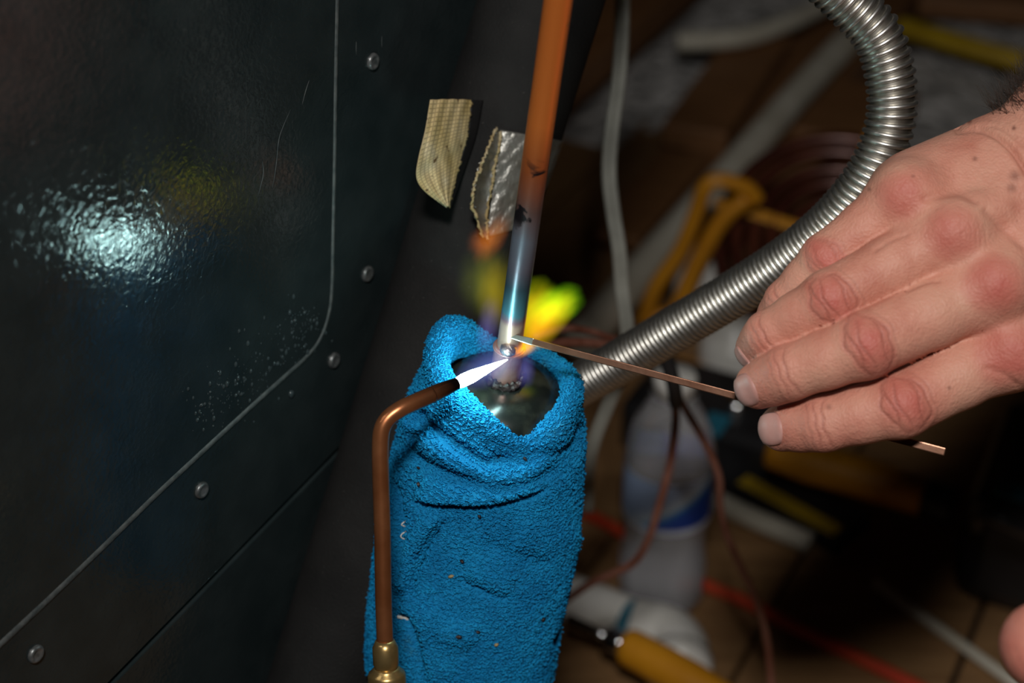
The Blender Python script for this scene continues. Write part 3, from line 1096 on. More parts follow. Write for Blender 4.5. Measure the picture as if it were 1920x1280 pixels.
# the towel lies against the foam sleeve where they touch
q_ = V2 - fb2
q_ = q_ - (q_ @ FA)[..., None] * FA
dq = np.linalg.norm(q_, axis=2)
tow = -FWD + RIGHT * 0.12
tow = unit(tow - FA * (tow @ FA))       # off the sleeve, to its open side
deep = np.clip(FR + 0.0036 - dq, 0, None)
for _ in range(40):
    V2 = V2 + tow * deep[..., None]
    q_ = V2 - fb2
    q_ = q_ - (q_ @ FA)[..., None] * FA
    deep = np.clip(FR + 0.0036 - np.linalg.norm(q_, axis=2), 0, None)
idx = np.arange(NVt * NTt).reshape(NVt, NTt)
nx = np.roll(idx, -1, 1)
f = np.stack([idx[:-1], nx[:-1], nx[1:], idx[1:]], -1).reshape(-1, 4)
towel = thing('blue_towel', 'wet blue terry towel wrapped around the canister below the flame', 'towel', O_ - AX * 0.15)
fab = link('towel_fabric', mesh_np('towel_fabric', V2.reshape(-1, 3), [f]), M_TOWEL, towel)

# terry loops standing on the fabric, in knitted rows
N2 = grid_normals(V2)
if np.mean(np.sum(N2[-60:] * (V2[-60:] - cen), 2)) < 0:
    N2 = -N2
du = np.linalg.norm(np.roll(V2, -1, 1) - V2, axis=2)
dv = np.linalg.norm(np.gradient(V2, axis=0), axis=2)
area = du * dv
ok = np.ones(area.shape, bool)
ok[:6] = False
vis = np.sum(N2 * (CAM - V2), 2) / np.linalg.norm(CAM - V2, axis=2) > -0.25
ok &= vis
pr = (area * ok).ravel()
NL = 34000
# rows: quantise the arc coordinate so loops line up
pick = RNG.choice(len(pr), NL, p=pr / pr.sum())
pi, pj = np.unravel_index(pick, area.shape)
row = 4
pi = np.clip((pi // row) * row + RNG.integers(-1, 2, NL), 6, NVt - 2)
pos = V2[pi, pj] + N2[pi, pj] * 0.00005
tdir = np.roll(V2, -1, 1)[pi, pj] - V2[pi, pj]
tdir /= np.linalg.norm(tdir, axis=1)[:, None]
nn = N2[pi, pj] + RNG.normal(0, 0.28, (NL, 3))
nn /= np.linalg.norm(nn, axis=1)[:, None]
bt = np.cross(nn, tdir)
ang = RNG.normal(0.3, 0.7, NL)
tx = tdir * np.cos(ang)[:, None] + bt * np.sin(ang)[:, None]
ty = np.cross(nn, tx)
sc = RNG.uniform(0.65, 1.12, NL)
pos = pos + tdir * RNG.uniform(-0.0003, 0.0003, NL)[:, None]
lp = []
for a_ in np.linspace(0, math.pi, 5):
    cx, cz = -math.cos(a_) * 0.00062, math.sin(a_) * 0.00088 - 0.0001
    for b_ in (0, 2.094, 4.189):
        rr = 0.00030
        lp.append((cx - math.cos(a_) * math.cos(b_) * rr, math.sin(b_) * rr, cz + math.sin(a_) * math.cos(b_) * rr))
lp = np.array(lp)
LV = (pos[:, None, :] + (tx[:, None, :] * lp[None, :, 0:1] + ty[:, None, :] * lp[None, :, 1:2] + nn[:, None, :] * lp[None, :, 2:3]) * sc[:, None, None]).reshape(-1, 3)
lf = np.array([(i * 3 + j, i * 3 + (j + 1) % 3, i * 3 + 3 + (j + 1) % 3, i * 3 + 3 + j) for i in range(4) for j in range(3)])
LF = (lf[None] + (np.arange(NL) * 15)[:, None, None]).reshape(-1, 4)
o = link('terry_loops', mesh_np('terry_loops', LV, [LF]), M_LOOP, fab)
o['kind'] = 'stuff'
# stitched white seam peeping out
k_ = np.argmin((px_ - 752) ** 2 + (py_ - 1160) ** 2 + 1e6 * (~front))
q_ = V2.reshape(-1, 3)[k_]
oriented_box('white_tag', q_ + Nn.reshape(-1, 3)[k_] * 0.0006 - RIGHT * 0.003, q_ + Nn.reshape(-1, 3)[k_] * 0.001 + RIGHT * 0.0025 - UP * 0.001, 0.0018, 0.0012, M_WHITE, towel, 0.0004)
k2 = np.argmin((px_ - 760) ** 2 + (py_ - 985) ** 2 + 1e6 * (~front))
stp = []
for yy in np.arange(935, 1040, 8):
    k3 = np.argmin((px_ - (752 + (yy - 935) * 0.07)) ** 2 + (py_ - yy) ** 2 + 1e6 * (~front))
    stp.append(V2.reshape(-1, 3)[k3] + Nn.reshape(-1, 3)[k3] * 0.0009 + RNG.normal(0, 0.0002, 3))
tube('seam_stitch', stp, 0.00028, M_WHITE, fab, 4, 6)
for x, y, r_ in ((862, 1186, .0011), (868, 1050, .0008), (901, 965, .0008), (845, 1079, .0010), (895, 1180, .0008), (930, 1205, .0008), (787, 880, .0008), (797, 905, .0008), (984, 857, .0009), (1015, 1158, .0009)):
    k3 = np.argmin((px_ - x) ** 2 + (py_ - y) ** 2 + 1e6 * (~front))
    q3, n3 = V2.reshape(-1, 3)[k3], N2.reshape(-1, 3)[k3]
    g1, g2, g3 = axis_frame(n3, RIGHT + RNG.normal(0, 0.6, 3))
    lathe('lint_fleck', [(0.0, 0.0002), (r_ * 0.7, 0.0004), (r_, 0.0010), (r_ * 0.6, 0.0015), (0.0, 0.0017)], q3, g1 * 1.3, g2 * 0.7, g3, M_TAN if y in (1079, 1205) else M_CHAR, fab, 7)

# ================================================================== TORCH
torch = thing('brazing_torch', 'copper torch tip with brass fitting, bent towards the joint in front of the towel', 'torch', P(727, 1280, 0.570))
dT = 0.555
tp = [P(722, 1205, dT + 0.012), P(719, 1120, dT + 0.009), P(717, 1000, dT + 0.006), P(714, 900, dT + 0.003), P(713, 840, dT + 0.001), P(716, 806, dT), P(728, 784, dT), P(752, 766, dT + 0.001), P(782, 752, dT + 0.004), P(812, 739, dT + 0.007)]
tube('tip_tube', tp, 0.00295, M_COPPER_TORCH, torch, 8, 24)
noz = [P(806, 741.5, dT + 0.0065), P(820, 735, dT + 0.008), P(838, 727, dT + 0.010), P(857, 718.5, dT + 0.012)]
tube('sooted_nozzle', noz, [0.00295, 0.0029, 0.0026, 0.0022], M_COPPER_TORCH, torch, 6, 24)
b0, b1 = P(722, 1205, dT + 0.012), P(732, 1400, dT + 0.02)
tax = unit(b1 - b0)
te1, te2, te3 = axis_frame(tax, RIGHT)
lathe('brass_collar', [(0.0, -0.0012), (0.0034, -0.0010), (0.0041, 0.0006), (0.0046, 0.0016), (0.0046, 0.0078), (0.0042, 0.0086), (0.0042, 0.0094), (0.0, 0.0094)], b0, te1, te2, te3, M_BRASS, torch, 40)
lathe('brass_nut', [(0.0, 0.0090), (0.0044, 0.0092), (0.0050, 0.0098), (0.0052, 0.0104), (0.0064, 0.0112), (0.0068, 0.0122), (0.0068, 0.028), (0.0060, 0.030), (0.0, 0.030)], b0, te1, te2, te3, M_BRASS, torch, 40)
lathe('handle', [(0.0, 0.028), (0.0055, 0.029), (0.0075, 0.036), (0.0085, 0.050), (0.0085, 0.15), (0.006, 0.155), (0.0, 0.155)], b0, te1, te2, te3, M_BRASS, torch, 32)

# ================================================================== FLAME
flame = thing('torch_flame', 'white-hot torch jet bursting into yellow and green flame around the joint', 'flame', P(858, 718, dT + 0.012))
c0, c1 = P(857, 718.5, dT + 0.012), P(951, 674, 0.5915)
cp = np.linspace(c0, c1, 24)
tt = np.linspace(0, 1, 24)
cr = 0.0021 * np.interp(tt, [0, 0.12, 0.3, 0.55, 0.8, 1.0], [0.95, 1.12, 1.08, 0.75, 0.42, 0.10])
v, f = sweep(cp, cr, 20)
link('inner_cone', mesh_np('inner_cone', v, f), M_CONE, flame)


def blob(name, a, b, ra, material, flat=1.0):
    """ellipsoid of glowing gas from a to b"""
    a, b = np.asarray(a), np.asarray(b)
    ctr = (a + b) / 2
    ax_ = unit(b - a)
    e1, e2, e3 = axis_frame(ax_, FWD)
    bm = bmesh.new()
    bmesh.ops.create_icosphere(bm, subdivisions=3, radius=1.0)
    me = bpy.data.meshes.new(name)
    bm.to_mesh(me)
    bm.free()
    o = bpy.data.objects.new(name, me)
    COL.objects.link(o)
    me.materials.append(material)
    hl = np.linalg.norm(b - a) / 2
    M_ = Matrix(((e1[0] * ra * flat, e2[0] * ra, e3[0] * hl, ctr[0]), (e1[1] * ra * flat, e2[1] * ra, e3[1] * hl, ctr[1]),
                 (e1[2] * ra * flat, e2[2] * ra, e3[2] * hl, ctr[2]), (0, 0, 0, 1)))
    o.parent = flame
    o.matrix_parent_inverse = flame.matrix_world.inverted()
    o.matrix_world = M_
    return o


YEL, ORA, GRN, PUR = (1.0, 0.72, 0.01), (1.0, 0.36, 0.01), (0.25, 0.85, 0.01), (0.25, 0.22, 1.0)
DF = 0.606
blob('outer_feather', P(845, 724, dT + 0.010), P(985, 655, 0.596), 0.0075, mat_flame('violet_feather', (0.25, 0.35, 1.0), PUR, 45, 1.4, 0.2))
blob('yellow_tongue', P(955, 668, DF - 0.004), P(1085, 545, DF + 0.002), 0.0075, mat_flame('yellow_fire', ORA, YEL, 140, 1.3, 0.45, 1.6))
blob('yellow_sheet', P(960, 640, DF), P(1040, 520, DF + 0.004), 0.011, mat_flame('yellow_green_fire', YEL, (0.55, 0.9, 0.01), 75, 1.4, 0.6, 1.8))
blob('green_tip', P(985, 600, DF + 0.002), P(1100, 545, DF + 0.004), 0.0085, mat_flame('green_fire', (0.55, 0.95, 0.01), GRN, 120, 1.4, 0.5, 1.8))
blob('orange_root', P(945, 668, DF - 0.011), P(1010, 640, DF - 0.006), 0.0035, mat_flame('orange_fire', (1.0, 0.42, 0.02), ORA, 420, 1.2, 0.3, 1.6))
blob('left_yellow_tongue', P(930, 640, DF + 0.006), P(925, 450, DF + 0.008), 0.010, mat_flame('dim_yellow_fire', YEL, (0.5, 0.6, 0.02), 26, 1.5, 0.5, 1.8))
blob('faint_green_haze', P(905, 600, DF + 0.012), P(900, 455, DF + 0.014), 0.0115, mat_flame('faint_green_fire', (0.5, 0.55, 0.03), (0.25, 0.4, 0.05), 11, 1.3, 0.5, 1.8))
blob('orange_lick', P(890, 500, 0.628), P(955, 395, 0.630), 0.0060, mat_flame('orange_lick_fire', (1.0, 0.28, 0.03), (0.9, 0.2, 0.03), 60, 1.4, 0.6, 2.2))
blob('orange_wisp', P(880, 480, 0.632), P(925, 420, 0.632), 0.0060, mat_flame('orange_wisp_fire', (1.0, 0.25, 0.03), (0.8, 0.2, 0.05), 34, 1.4, 0.6, 2.2))
blob('violet_wisp', P(905, 680, DF - 0.002), P(925, 545, DF + 0.004), 0.0055, mat_flame('violet_fire', (0.3, 0.25, 0.9), (0.2, 0.15, 0.8), 40, 1.4, 0.5, 2.0))
blob('violet_heel', P(985, 735, DF - 0.004), P(985, 650, DF - 0.002), 0.0045, mat_flame('violet_heel_fire', (0.3, 0.3, 1.0), (0.2, 0.2, 0.9), 60, 1.4, 0.4, 2.0))
# ================================================================== FILLER ROD
rod = thing('filler_rod', 'flat copper filler rod held between the fingertips, melting at the joint', 'rod', P(1770, 848, 0.546))
r0, r1 = P(944, 626, 0.5925), P(1772, 847, 0.547)
rt = unit(r1 - r0)
re1, re2, re3 = axis_frame(rt, UP)


def flat_bar(name, a, b, w0, w1, h0, h1, material, parent):
    vs = []
    for p, w, h in ((a, w0, h0), (b, w1, h1)):
        for sw, sh in ((-1, -1), (1, -1), (1, 1), (-1, 1)):
            vs.append(p + re1 * sw * w / 2 + re2 * sh * h / 2)
    bm = bmesh.new()
    bv = [bm.verts.new(x) for x in vs]
    for q in ((3, 2, 1, 0), (4, 5, 6, 7), (0, 1, 5, 4), (1, 2, 6, 5), (2, 3, 7, 6), (3, 0, 4, 7)):
        bm.faces.new([bv[k] for k in q])
    bmesh.ops.recalc_face_normals(bm, faces=bm.faces)
    bmesh.ops.bevel(bm, geom=bm.edges[:], offset=0.0003, segments=2, affect='EDGES', profile=0.6)
    me = bpy.data.meshes.new(name)
    bm.to_mesh(me)
    bm.free()
    return link(name, me, material, parent)


rm = r0 + (r1 - r0) * 0.07
flat_bar('rod_bar', rm, r1, 0.0025, 0.0027, 0.0013, 0.0015, M_ROD, rod)
flat_bar('hot_tip', r0, rm + rt * 0.0005, 0.0014, 0.0027, 0.0010, 0.00135, M_ROD_HOT, rod)

# ================================================================== STEEL GOOSENECK
hose = thing('steel_gooseneck', 'shiny steel coiled gooseneck hose curving behind the hand', 'hose', P(1085, 715, 0.71))
hp = [P(1480, -90, .598), P(1540, -45, .604), P(1596, 8, .609), P(1645, 65, .612), P(1667, 130, .615), P(1673, 195, .618), P(1664, 252, .621), P(1640, 312, .625),
      P(1600, 372, .631), P(1546, 430, .640), P(1476, 486, .652), P(1392, 541, .665), P(1290, 602, .680), P(1192, 660, .695), P(1120, 702, .706), P(1060, 735, .714), P(1000, 765, .722), P(950, 790, .730)]
hpath = catmull(hp, 40)
sl = np.concatenate([[0], np.cumsum(np.linalg.norm(np.diff(hpath, axis=0), axis=1))])
total = sl[-1]
HR = 0.0100
pitch_at = lambda s: np.interp(s / total, [0, 0.29, 0.42, 1.0], [0.0036, 0.0036, 0.0025, 0.00225])
step_s = 0.00008
ss = np.arange(0, total, step_s)
phase = np.cumsum(2 * math.pi * step_s / pitch_at(ss))
nturn = phase[-1] / (2 * math.pi)
ns = int(nturn * 30)
ph = np.linspace(0, phase[-1], ns)
s_at = np.interp(ph, phase, ss)
T_, N_, B_ = frames(hpath)
ip = lambda A: np.stack([np.interp(s_at, sl, A[:, i]) for i in range(3)], 1)
ctr, Nh, Bh, Th = ip(hpath), ip(N_), ip(B_), ip(T_)
WR = 0.00098
rad = np.cos(ph)[:, None] * Nh + np.sin(ph)[:, None] * Bh
hel = ctr + rad * (HR - WR)
# round wire, cross-section in the plane of the radial and the axial direction
a8 = np.linspace(0, 2 * math.pi, 9, endpoint=False)
v = (hel[:, None, :] + np.cos(a8)[None, :, None] * rad[:, None, :] * WR + np.sin(a8)[None, :, None] * Th[:, None, :] * WR).reshape(-1, 3)
i_, j_ = np.meshgrid(np.arange(ns - 1), np.arange(9), indexing='ij')
f = np.stack([i_ * 9 + j_, i_ * 9 + (j_ + 1) % 9, (i_ + 1) * 9 + (j_ + 1) % 9, (i_ + 1) * 9 + j_], -1).reshape(-1, 4)
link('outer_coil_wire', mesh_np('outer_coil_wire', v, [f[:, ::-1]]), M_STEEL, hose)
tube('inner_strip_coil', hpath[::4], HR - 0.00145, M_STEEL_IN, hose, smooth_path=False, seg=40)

# ================================================================== HANDS (implicit surface, polygonised)


class Body:
    """smooth union of tapered capsules, in metres"""

    def __init__(self):
        self.core = []      # (a, b, ra, rb, k)
        self.fingers = []   # list of chains
        self.kf = 0.007

    @staticmethod
    def cap(p, a, b, ra, rb):
        ba = b - a
        l2 = float(ba @ ba) + 1e-12
        q = p - a
        h = np.clip(q @ (ba / l2), 0, 1)
        q -= h[:, None] * ba
        return np.sqrt(np.einsum('ij,ij->i', q, q)) - (ra + (rb - ra) * h)

    @staticmethod
    def smin(x, y, k):
        h = np.clip(0.5 + 0.5 * (y - x) / k, 0, 1)
        return y * (1 - h) + x * h - k * h * (1 - h)

    def sdf(self, p):
        d = None
        for a, b, ra, rb, k in self.core:
            c = self.cap(p, a, b, ra, rb)
            d = c if d is None else self.smin(d, c, k)
        out = d
        for chain in self.fingers:
            fd = None
            for a, b, ra, rb, k in chain:
                c = self.cap(p, a, b, ra, rb)
                fd = c if fd is None else self.smin(fd, c, k)
            out = self.smin(out, self.smin(d, fd, self.kf), 0.0012)
        return out

    def grad(self, p, e=2e-4):
        g = np.zeros_like(p)
        for k in ((1, -1, -1), (-1, -1, 1), (-1, 1, -1), (1, 1, 1)):
            k = np.array(k, float)
            g += k * self.sdf(p + k * e)[:, None]
        return g / (np.linalg.norm(g, axis=1)[:, None] + 1e-12)

    def bounds(self):
        pts, rr = [], []
        for ch in [self.core] + self.fingers:
            for a, b, ra, rb, k in ch:
                pts += [a, b]
                rr += [ra, rb]
        pts, rr = np.array(pts), np.array(rr)[:, None]
        return (pts - rr).min(0) - 0.006, (pts + rr).max(0) + 0.006

    def polygonise(self, vox):
        """surface nets on a grid, coarse pass first"""
        lo, hi = self.bounds()
        n = np.ceil((hi - lo) / vox).astype(int) + 1
        B = 8
        nb = -(-n // B)
        n = nb * B + 1
        # coarse cells that may hold the surface
        gi = np.stack(np.meshgrid(*[np.arange(k) for k in nb], indexing='ij'), -1).reshape(-1, 3)
        cc = lo + (gi + 0.5) * B * vox
        near = np.abs(self.sdf(cc)) < B * vox * 1.1
        D = np.full(tuple(n), 1.0, np.float32)
        far = gi[~near]
        sv = self.sdf(lo + (far + 0.5) * B * vox)
        for (i, j, k), s in zip(far, sv):
            if s < 0:
                D[i * B:(i + 1) * B + 1, j * B:(j + 1) * B + 1, k * B:(k + 1) * B + 1] = -1.0
        loc = np.stack(np.meshgrid(*[np.arange(B + 1)] * 3, indexing='ij'), -1).reshape(-1, 3)
        nbk = gi[near]
        for c0 in range(0, len(nbk), 200):
            blk = nbk[c0:c0 + 200]
            ii = (blk[:, None, :] * B + loc[None]).reshape(-1, 3)
            D[ii[:, 0], ii[:, 1], ii[:, 2]] = self.sdf(lo + ii * vox)
        S = D < 0
        corners = [(a, b, c) for a in (0, 1) for b in (0, 1) for c in (0, 1)]
        m = [k - 1 for k in n]
        cnt = sum(S[a:a + m[0], b:b + m[1], c:c + m[2]].astype(np.int8) for a, b, c in corners)
        act = (cnt > 0) & (cnt < 8)
        ids = np.full(act.shape, -1, np.int64)
        cells = np.argwhere(act)
        ids[act] = np.arange(len(cells))
        verts = lo + (cells + 0.5) * vox
        faces = []
        for ax in range(3):
            b, c = (ax + 1) % 3, (ax + 2) % 3
            s0 = [slice(0, k) for k in S.shape]
            s1 = [slice(0, k) for k in S.shape]
            s0[ax] = slice(0, S.shape[ax] - 1)
            s1[ax] = slice(1, S.shape[ax])
            ch = S[tuple(s0)] != S[tuple(s1)]
            e = np.argwhere(ch)
            e = e[(e[:, b] > 0) & (e[:, c] > 0) & (e[:, b] < m[b]) & (e[:, c] < m[c])]
            if not len(e):
                continue
            flip = S[tuple(s0)][tuple(e.T)]
            q = []
            for db, dc in ((0, 0), (-1, 0), (-1, -1), (0, -1)):
                x = e.copy()
                x[:, b] += db
                x[:, c] += dc
                q.append(ids[tuple(x.T)])
            q = np.stack(q, 1)
            q[flip] = q[flip][:, ::-1]
            q = q[(q >= 0).all(1)]
            faces.append(q[:, ::-1])
        faces = np.concatenate(faces)
        for _ in range(3):
            g = self.grad(verts)
            d = self.sdf(verts)
            verts = verts - g * np.clip(d, -vox, vox)[:, None]
        return verts, faces

    def refine(self, verts, faces):
        """split every quad in four and pull the new points onto the surface"""
        e = np.concatenate([faces[:, [i, (i + 1) % 4]] for i in range(4)])
        es = np.sort(e, 1)
        ue, inv = np.unique(es, axis=0, return_inverse=True)
        inv = inv.reshape(4, -1).T
        nv = len(verts)
        mid = (verts[ue[:, 0]] + verts[ue[:, 1]]) / 2
        fc = verts[faces].mean(1)
        V_ = np.vstack([verts, mid, fc])
        em = inv + nv
        fi = np.arange(len(faces)) + nv + len(ue)
        qs = [np.stack([faces[:, i], em[:, i], fi, em[:, (i + 3) % 4]], 1) for i in range(4)]
        for _ in range(1):
            d = self.sdf(V_)
            g = self.grad(V_)
            V_ = V_ - g * np.clip(d, -0.001, 0.001)[:, None]
        return V_, np.concatenate(qs)


def mm(px, py, d):
    return P(px, py, d / 1000.0)


H = Body()
FING = {
    'index': [(1905, 646, 546, 13.2), (1688, 760, 539, 11.0), (1543, 794, 547, 9.5), (1468, 802, 557, 8.3)],
    'middle': [(1864, 532, 541, 13.2), (1620, 648, 533, 11.2), (1478, 699, 542, 9.4), (1423, 722, 551, 8.2)],
    'ring': [(1788, 440, 544, 12.4), (1557, 562, 541, 10.3), (1443, 629, 551, 8.7), (1420, 652, 560, 7.6)],
    'little': [(1702, 372, 552, 11.6), (1552, 486, 555, 9.4), (1475, 566, 565, 7.8), (1448, 606, 575, 6.8)],
}
FR3 = {}
for nm, js in FING.items():
    pts = [mm(x, y, d) for x, y, d, r in js]
    rs = [r / 1000 for *_, r in js]
    FR3[nm] = (pts, rs)
    ch = []
    for i in range(3):
        a, b, ra, rb = pts[i], pts[i + 1], rs[i], rs[i + 1]
        m_ = a + (b - a) * 0.5
        waist = 0.955 if i < 2 else 0.99
        rm_ = (ra + rb) / 2 * waist
        ch += [(a, m_, ra, rm_, 0.002), (m_, b, rm_, rb, 0.002)]
    H.fingers.append(ch)
C = H.core
WC = [('i', (1905, 648, 548), (2015, 470, 562), 13.5, 17), ('m', (1864, 532, 544), (1992, 415, 556), 13.5, 17),
      ('r', (1788, 440, 547), (1950, 355, 556), 12.5, 17), ('l', (1702, 372, 555), (1890, 318, 562), 12, 17)]
for _, a, b, ra, rb in WC:
    C.append((mm(*a), mm(*b), ra / 1000, rb / 1000, 0.012))
# filling of the palm, heel of the hand, wrist, forearm
C.append((mm(1800, 545, 566), mm(1960, 430, 575), 0.016, 0.020, 0.014))
C.append((mm(1722, 376, 566), mm(1850, 330, 572), 0.0170, 0.0185, 0.010))
C.append((mm(1880, 640, 570), mm(2010, 480, 578), 0.015, 0.019, 0.012))
C.append((mm(1930, 362, 568), mm(2010, 470, 572), 0.023, 0.021, 0.014))
C.append((mm(1990, 308, 566), mm(2250, 75, 556), 0.0285, 0.037, 0.004))
C.append((mm(2030, 400, 570), mm(2290, 150, 560), 0.026, 0.036, 0.012))
# webs between the fingers
C.append((mm(1745, 448, 552), mm(1815, 490, 552), 0.0085, 0.009, 0.008))
C.append((mm(1815, 545, 550), mm(1862, 605, 553), 0.009, 0.009, 0.008))
# knuckle heads
for x, y, d, r in ((1896, 660, 539.5, 11.2), (1863, 534, 534.5, 11.2), (1786, 437, 538, 10.6), (1697, 366, 546.5, 10)):
    p = mm(x, y, d)
    C.append((p, p + RIGHT * 0.001, r / 1000, r / 1000, 0.006))
# tendons on the back of the hand
for a, b, r in (((1863, 520, 529.5), (1985, 395, 543), 2.6), ((1786, 428, 533.5), (1930, 335, 544), 2.4), ((1790, 400, 537), (1870, 395, 537.5), 2.2), ((1893, 640, 534), (2000, 470, 548), 2.6)):
    C.append((mm(*a), mm(*b), r / 1000, r / 1000, 0.006))
# thumb, behind the fingers, pressing the rod from below
H.fingers.append([(mm(2010, 500, 590), mm(1850, 640, 600), 0.016, 0.0135, 0.004), (mm(1850, 640, 600), mm(1690, 715, 594), 0.0135, 0.0115, 0.004),
                  (mm(1690, 715, 594), mm(1545, 757, 580), 0.0115, 0.0098, 0.004), (mm(1545, 757, 580), mm(1500, 762, 576), 0.0098, 0.0085, 0.003)])

hv, hf = H.polygonise(0.0012)
hv, hf = H.refine(hv, hf)
hn = H.grad(hv)
hx, hy, hd = project(hv)
tint = np.zeros((len(hv), 4), np.float32)
tint[:, 3] = 1
dsp = np.zeros(len(hv))


def joint_frame(nm, i):
    pts, rs = FR3[nm]
    a = unit(pts[i + 1] - pts[i - 1]) if 0 < i < 3 else unit(pts[i] - pts[i - 1])
    dn = unit(CAM - pts[i])
    dn = unit(dn - a * (dn @ a))
    return pts[i], rs[i], a, np.cross(dn, a), dn


def gauss(x, w):
    return np.exp(-(x / w) ** 2)


nzv = RNG.normal(0, 1, len(hv))
for nm in ('index', 'middle', 'ring', 'little'):
    # middle joint: an oval of loose wrinkled skin
    c, r, a, b, dn = joint_frame(nm, 1)
    q = hv - c
    u, w, h_ = q @ a, q @ b, q @ dn
    on = (h_ > 0) & (np.abs(u) < 0.02) & (np.abs(w) < 0.016) & (np.linalg.norm(q, axis=1) < r * 1.9)
    # own finger only
    chain = H.fingers[('index', 'middle', 'ring', 'little').index(nm)]
    fd = np.min([Body.cap(hv, *seg_[:4]) for seg_ in chain], 0)
    own = on & (fd < 0.0012)
    au, bw = r * 0.66, r * 0.88
    e_ = np.sqrt((u / au) ** 2 + (w / bw) ** 2)
    angw = np.arctan2(w / bw, u / au)
    e_ = e_ * (1 + 0.07 * np.sin(2 * angw + 1.1 + len(nm)) + 0.05 * np.sin(5 * angw + len(nm)) + 0.03 * np.sin(9 * angw))
    amp = 1.0 if nm != 'little' else 0.6
    cosw = np.abs(np.cos(angw))
    ring = np.maximum(gauss(e_ - 1.0, 0.06) * cosw ** 0.7, 0.6 * gauss(e_ - 1.28, 0.05) * cosw ** 2 * (u < 0))
    ring = np.maximum(ring, 0.6 * gauss(e_ - 0.74, 0.05) * cosw ** 2 * (u < 0))
    g_ = ring * 0.00034
    cr_ = ring * 0.5
    for k, (u0, wd_) in enumerate(((-0.42, 0.05), (0.12, 0.06), (0.48, 0.05))):
        line = gauss(u / au - u0 - 0.10 * np.sin(w / bw * 4 + k * 2) - 0.18 * (1 - (w / bw) ** 2) * np.sign(u0), wd_) * np.clip(1 - np.abs(w / bw) ** 3, 0, 1)
        g_ = np.maximum(g_, line * 0.00038)
        cr_ = np.maximum(cr_, line * 0.5)
    bulge_ = 0.0003 * np.clip(1 - e_ ** 2, 0, 1)
    dsp += np.where(own, (bulge_ - g_) * amp, 0)
    tint[:, 0] = np.maximum(tint[:, 0], np.where(own, 0.75 * np.clip(1.2 - e_, 0, 1) ** 0.5, 0))
    tint[:, 2] = np.maximum(tint[:, 2], np.where(own, cr_ * amp, 0))
    # end joint: two or three cross lines
    c, r, a, b, dn = joint_frame(nm, 2)
    q = hv - c
    u, w, h_ = q @ a, q @ b, q @ dn
    own = (h_ > 0) & (np.abs(u) < 0.010) & (fd < 0.0012) & (np.linalg.norm(q, axis=1) < r * 1.8)
    g_ = np.zeros(len(hv))
    for k, u0 in enumerate((-0.0028, -0.0004, 0.0022)):
        line = gauss(u - u0 - 0.0009 * (w / r) ** 2 * (1 if k else -1) - 0.0003 * np.sin(w * 900 + k), 0.00042) * np.clip(1 - np.abs(w / r) ** 4, 0, 1)
        g_ = np.maximum(g_, line * (1.0, 0.8, 0.5)[k])
    dsp += np.where(own, -0.00034 * g_, 0)
    tint[:, 2] = np.maximum(tint[:, 2], np.where(own, 0.5 * g_, 0))
    tint[:, 0] = np.maximum(tint[:, 0], np.where(own, 0.28 * gauss(u, 0.006), 0))
    # fingertip flush
    pts, rs = FR3[nm]
    dt = np.linalg.norm(hv - pts[3], axis=1)
    tint[:, 0] = np.maximum(tint[:, 0], 0.42 * np.clip(1 - dt / 0.019, 0, 1) ** 0.7 * (fd < 0.0012))
# red knuckles on the back of the hand, from where the skin is thin
for x, y, d, rr, am in ((1893, 668, 530, 13, 0.75), (1864, 533, 526, 11.5, 0.8), (1785, 437, 530, 11, 0.75), (1690, 366, 538, 10, 0.7), (1720, 345, 540, 8, 0.35), (1690, 770, 530, 18, 0.25), (1570, 810, 540, 20, 0.25)):
    dd = np.linalg.norm(hv - mm(x, y, d), axis=1)
    tint[:, 0] = np.maximum(tint[:, 0], am * np.clip(1 - (dd / (rr / 1000)) ** 2, 0, 1))
# dark marks and a scar
for x, y, r, am in ((1903, 330, 1.8, 0.55), (1897, 352, 1.6, 0.5), (1817, 226, 0.9, 0.9), (1901, 240, 0.7, 0.9), (1828, 298, 0.8, 0.6), (1630, 355, 0.7, 0.6), (1780, 727, 0.6, 0.7), (1554, 763, 0.9, 0.5), (1712, 330, 0.6, 0.5)):
    sel = (np.hypot(hx - x, hy - y) < r * 5.5 * 1.6) & (hn @ FWD < 0)
    tint[:, 1] = np.maximum(tint[:, 1], np.where(sel, am * gauss(np.hypot(hx - x, hy - y), r * 5.5), 0))


def skin_line(line, width, depth, red=0.3):
    global dsp
    L = catmull(line, 8)
    best = np.full(len(hv), 1e9)
    for i in range(len(L) - 1):
        (ax, ay), (bx, by) = L[i], L[i + 1]
        ex, ey = bx - ax, by - ay
        t = np.clip(((hx - ax) * ex + (hy - ay) * ey) / (ex * ex + ey * ey), 0, 1)
        best = np.minimum(best, np.hypot(hx - ax - t * ex, hy - ay - t * ey))
    g = gauss(best, width) * (hn @ FWD < 0.1) * (hd < 0.58)
    dsp -= depth * g
    tint[:, 2] = np.maximum(tint[:, 2], red * gauss(best, width * 0.6) * (hn @ FWD < 0.1) * (hd < 0.58))


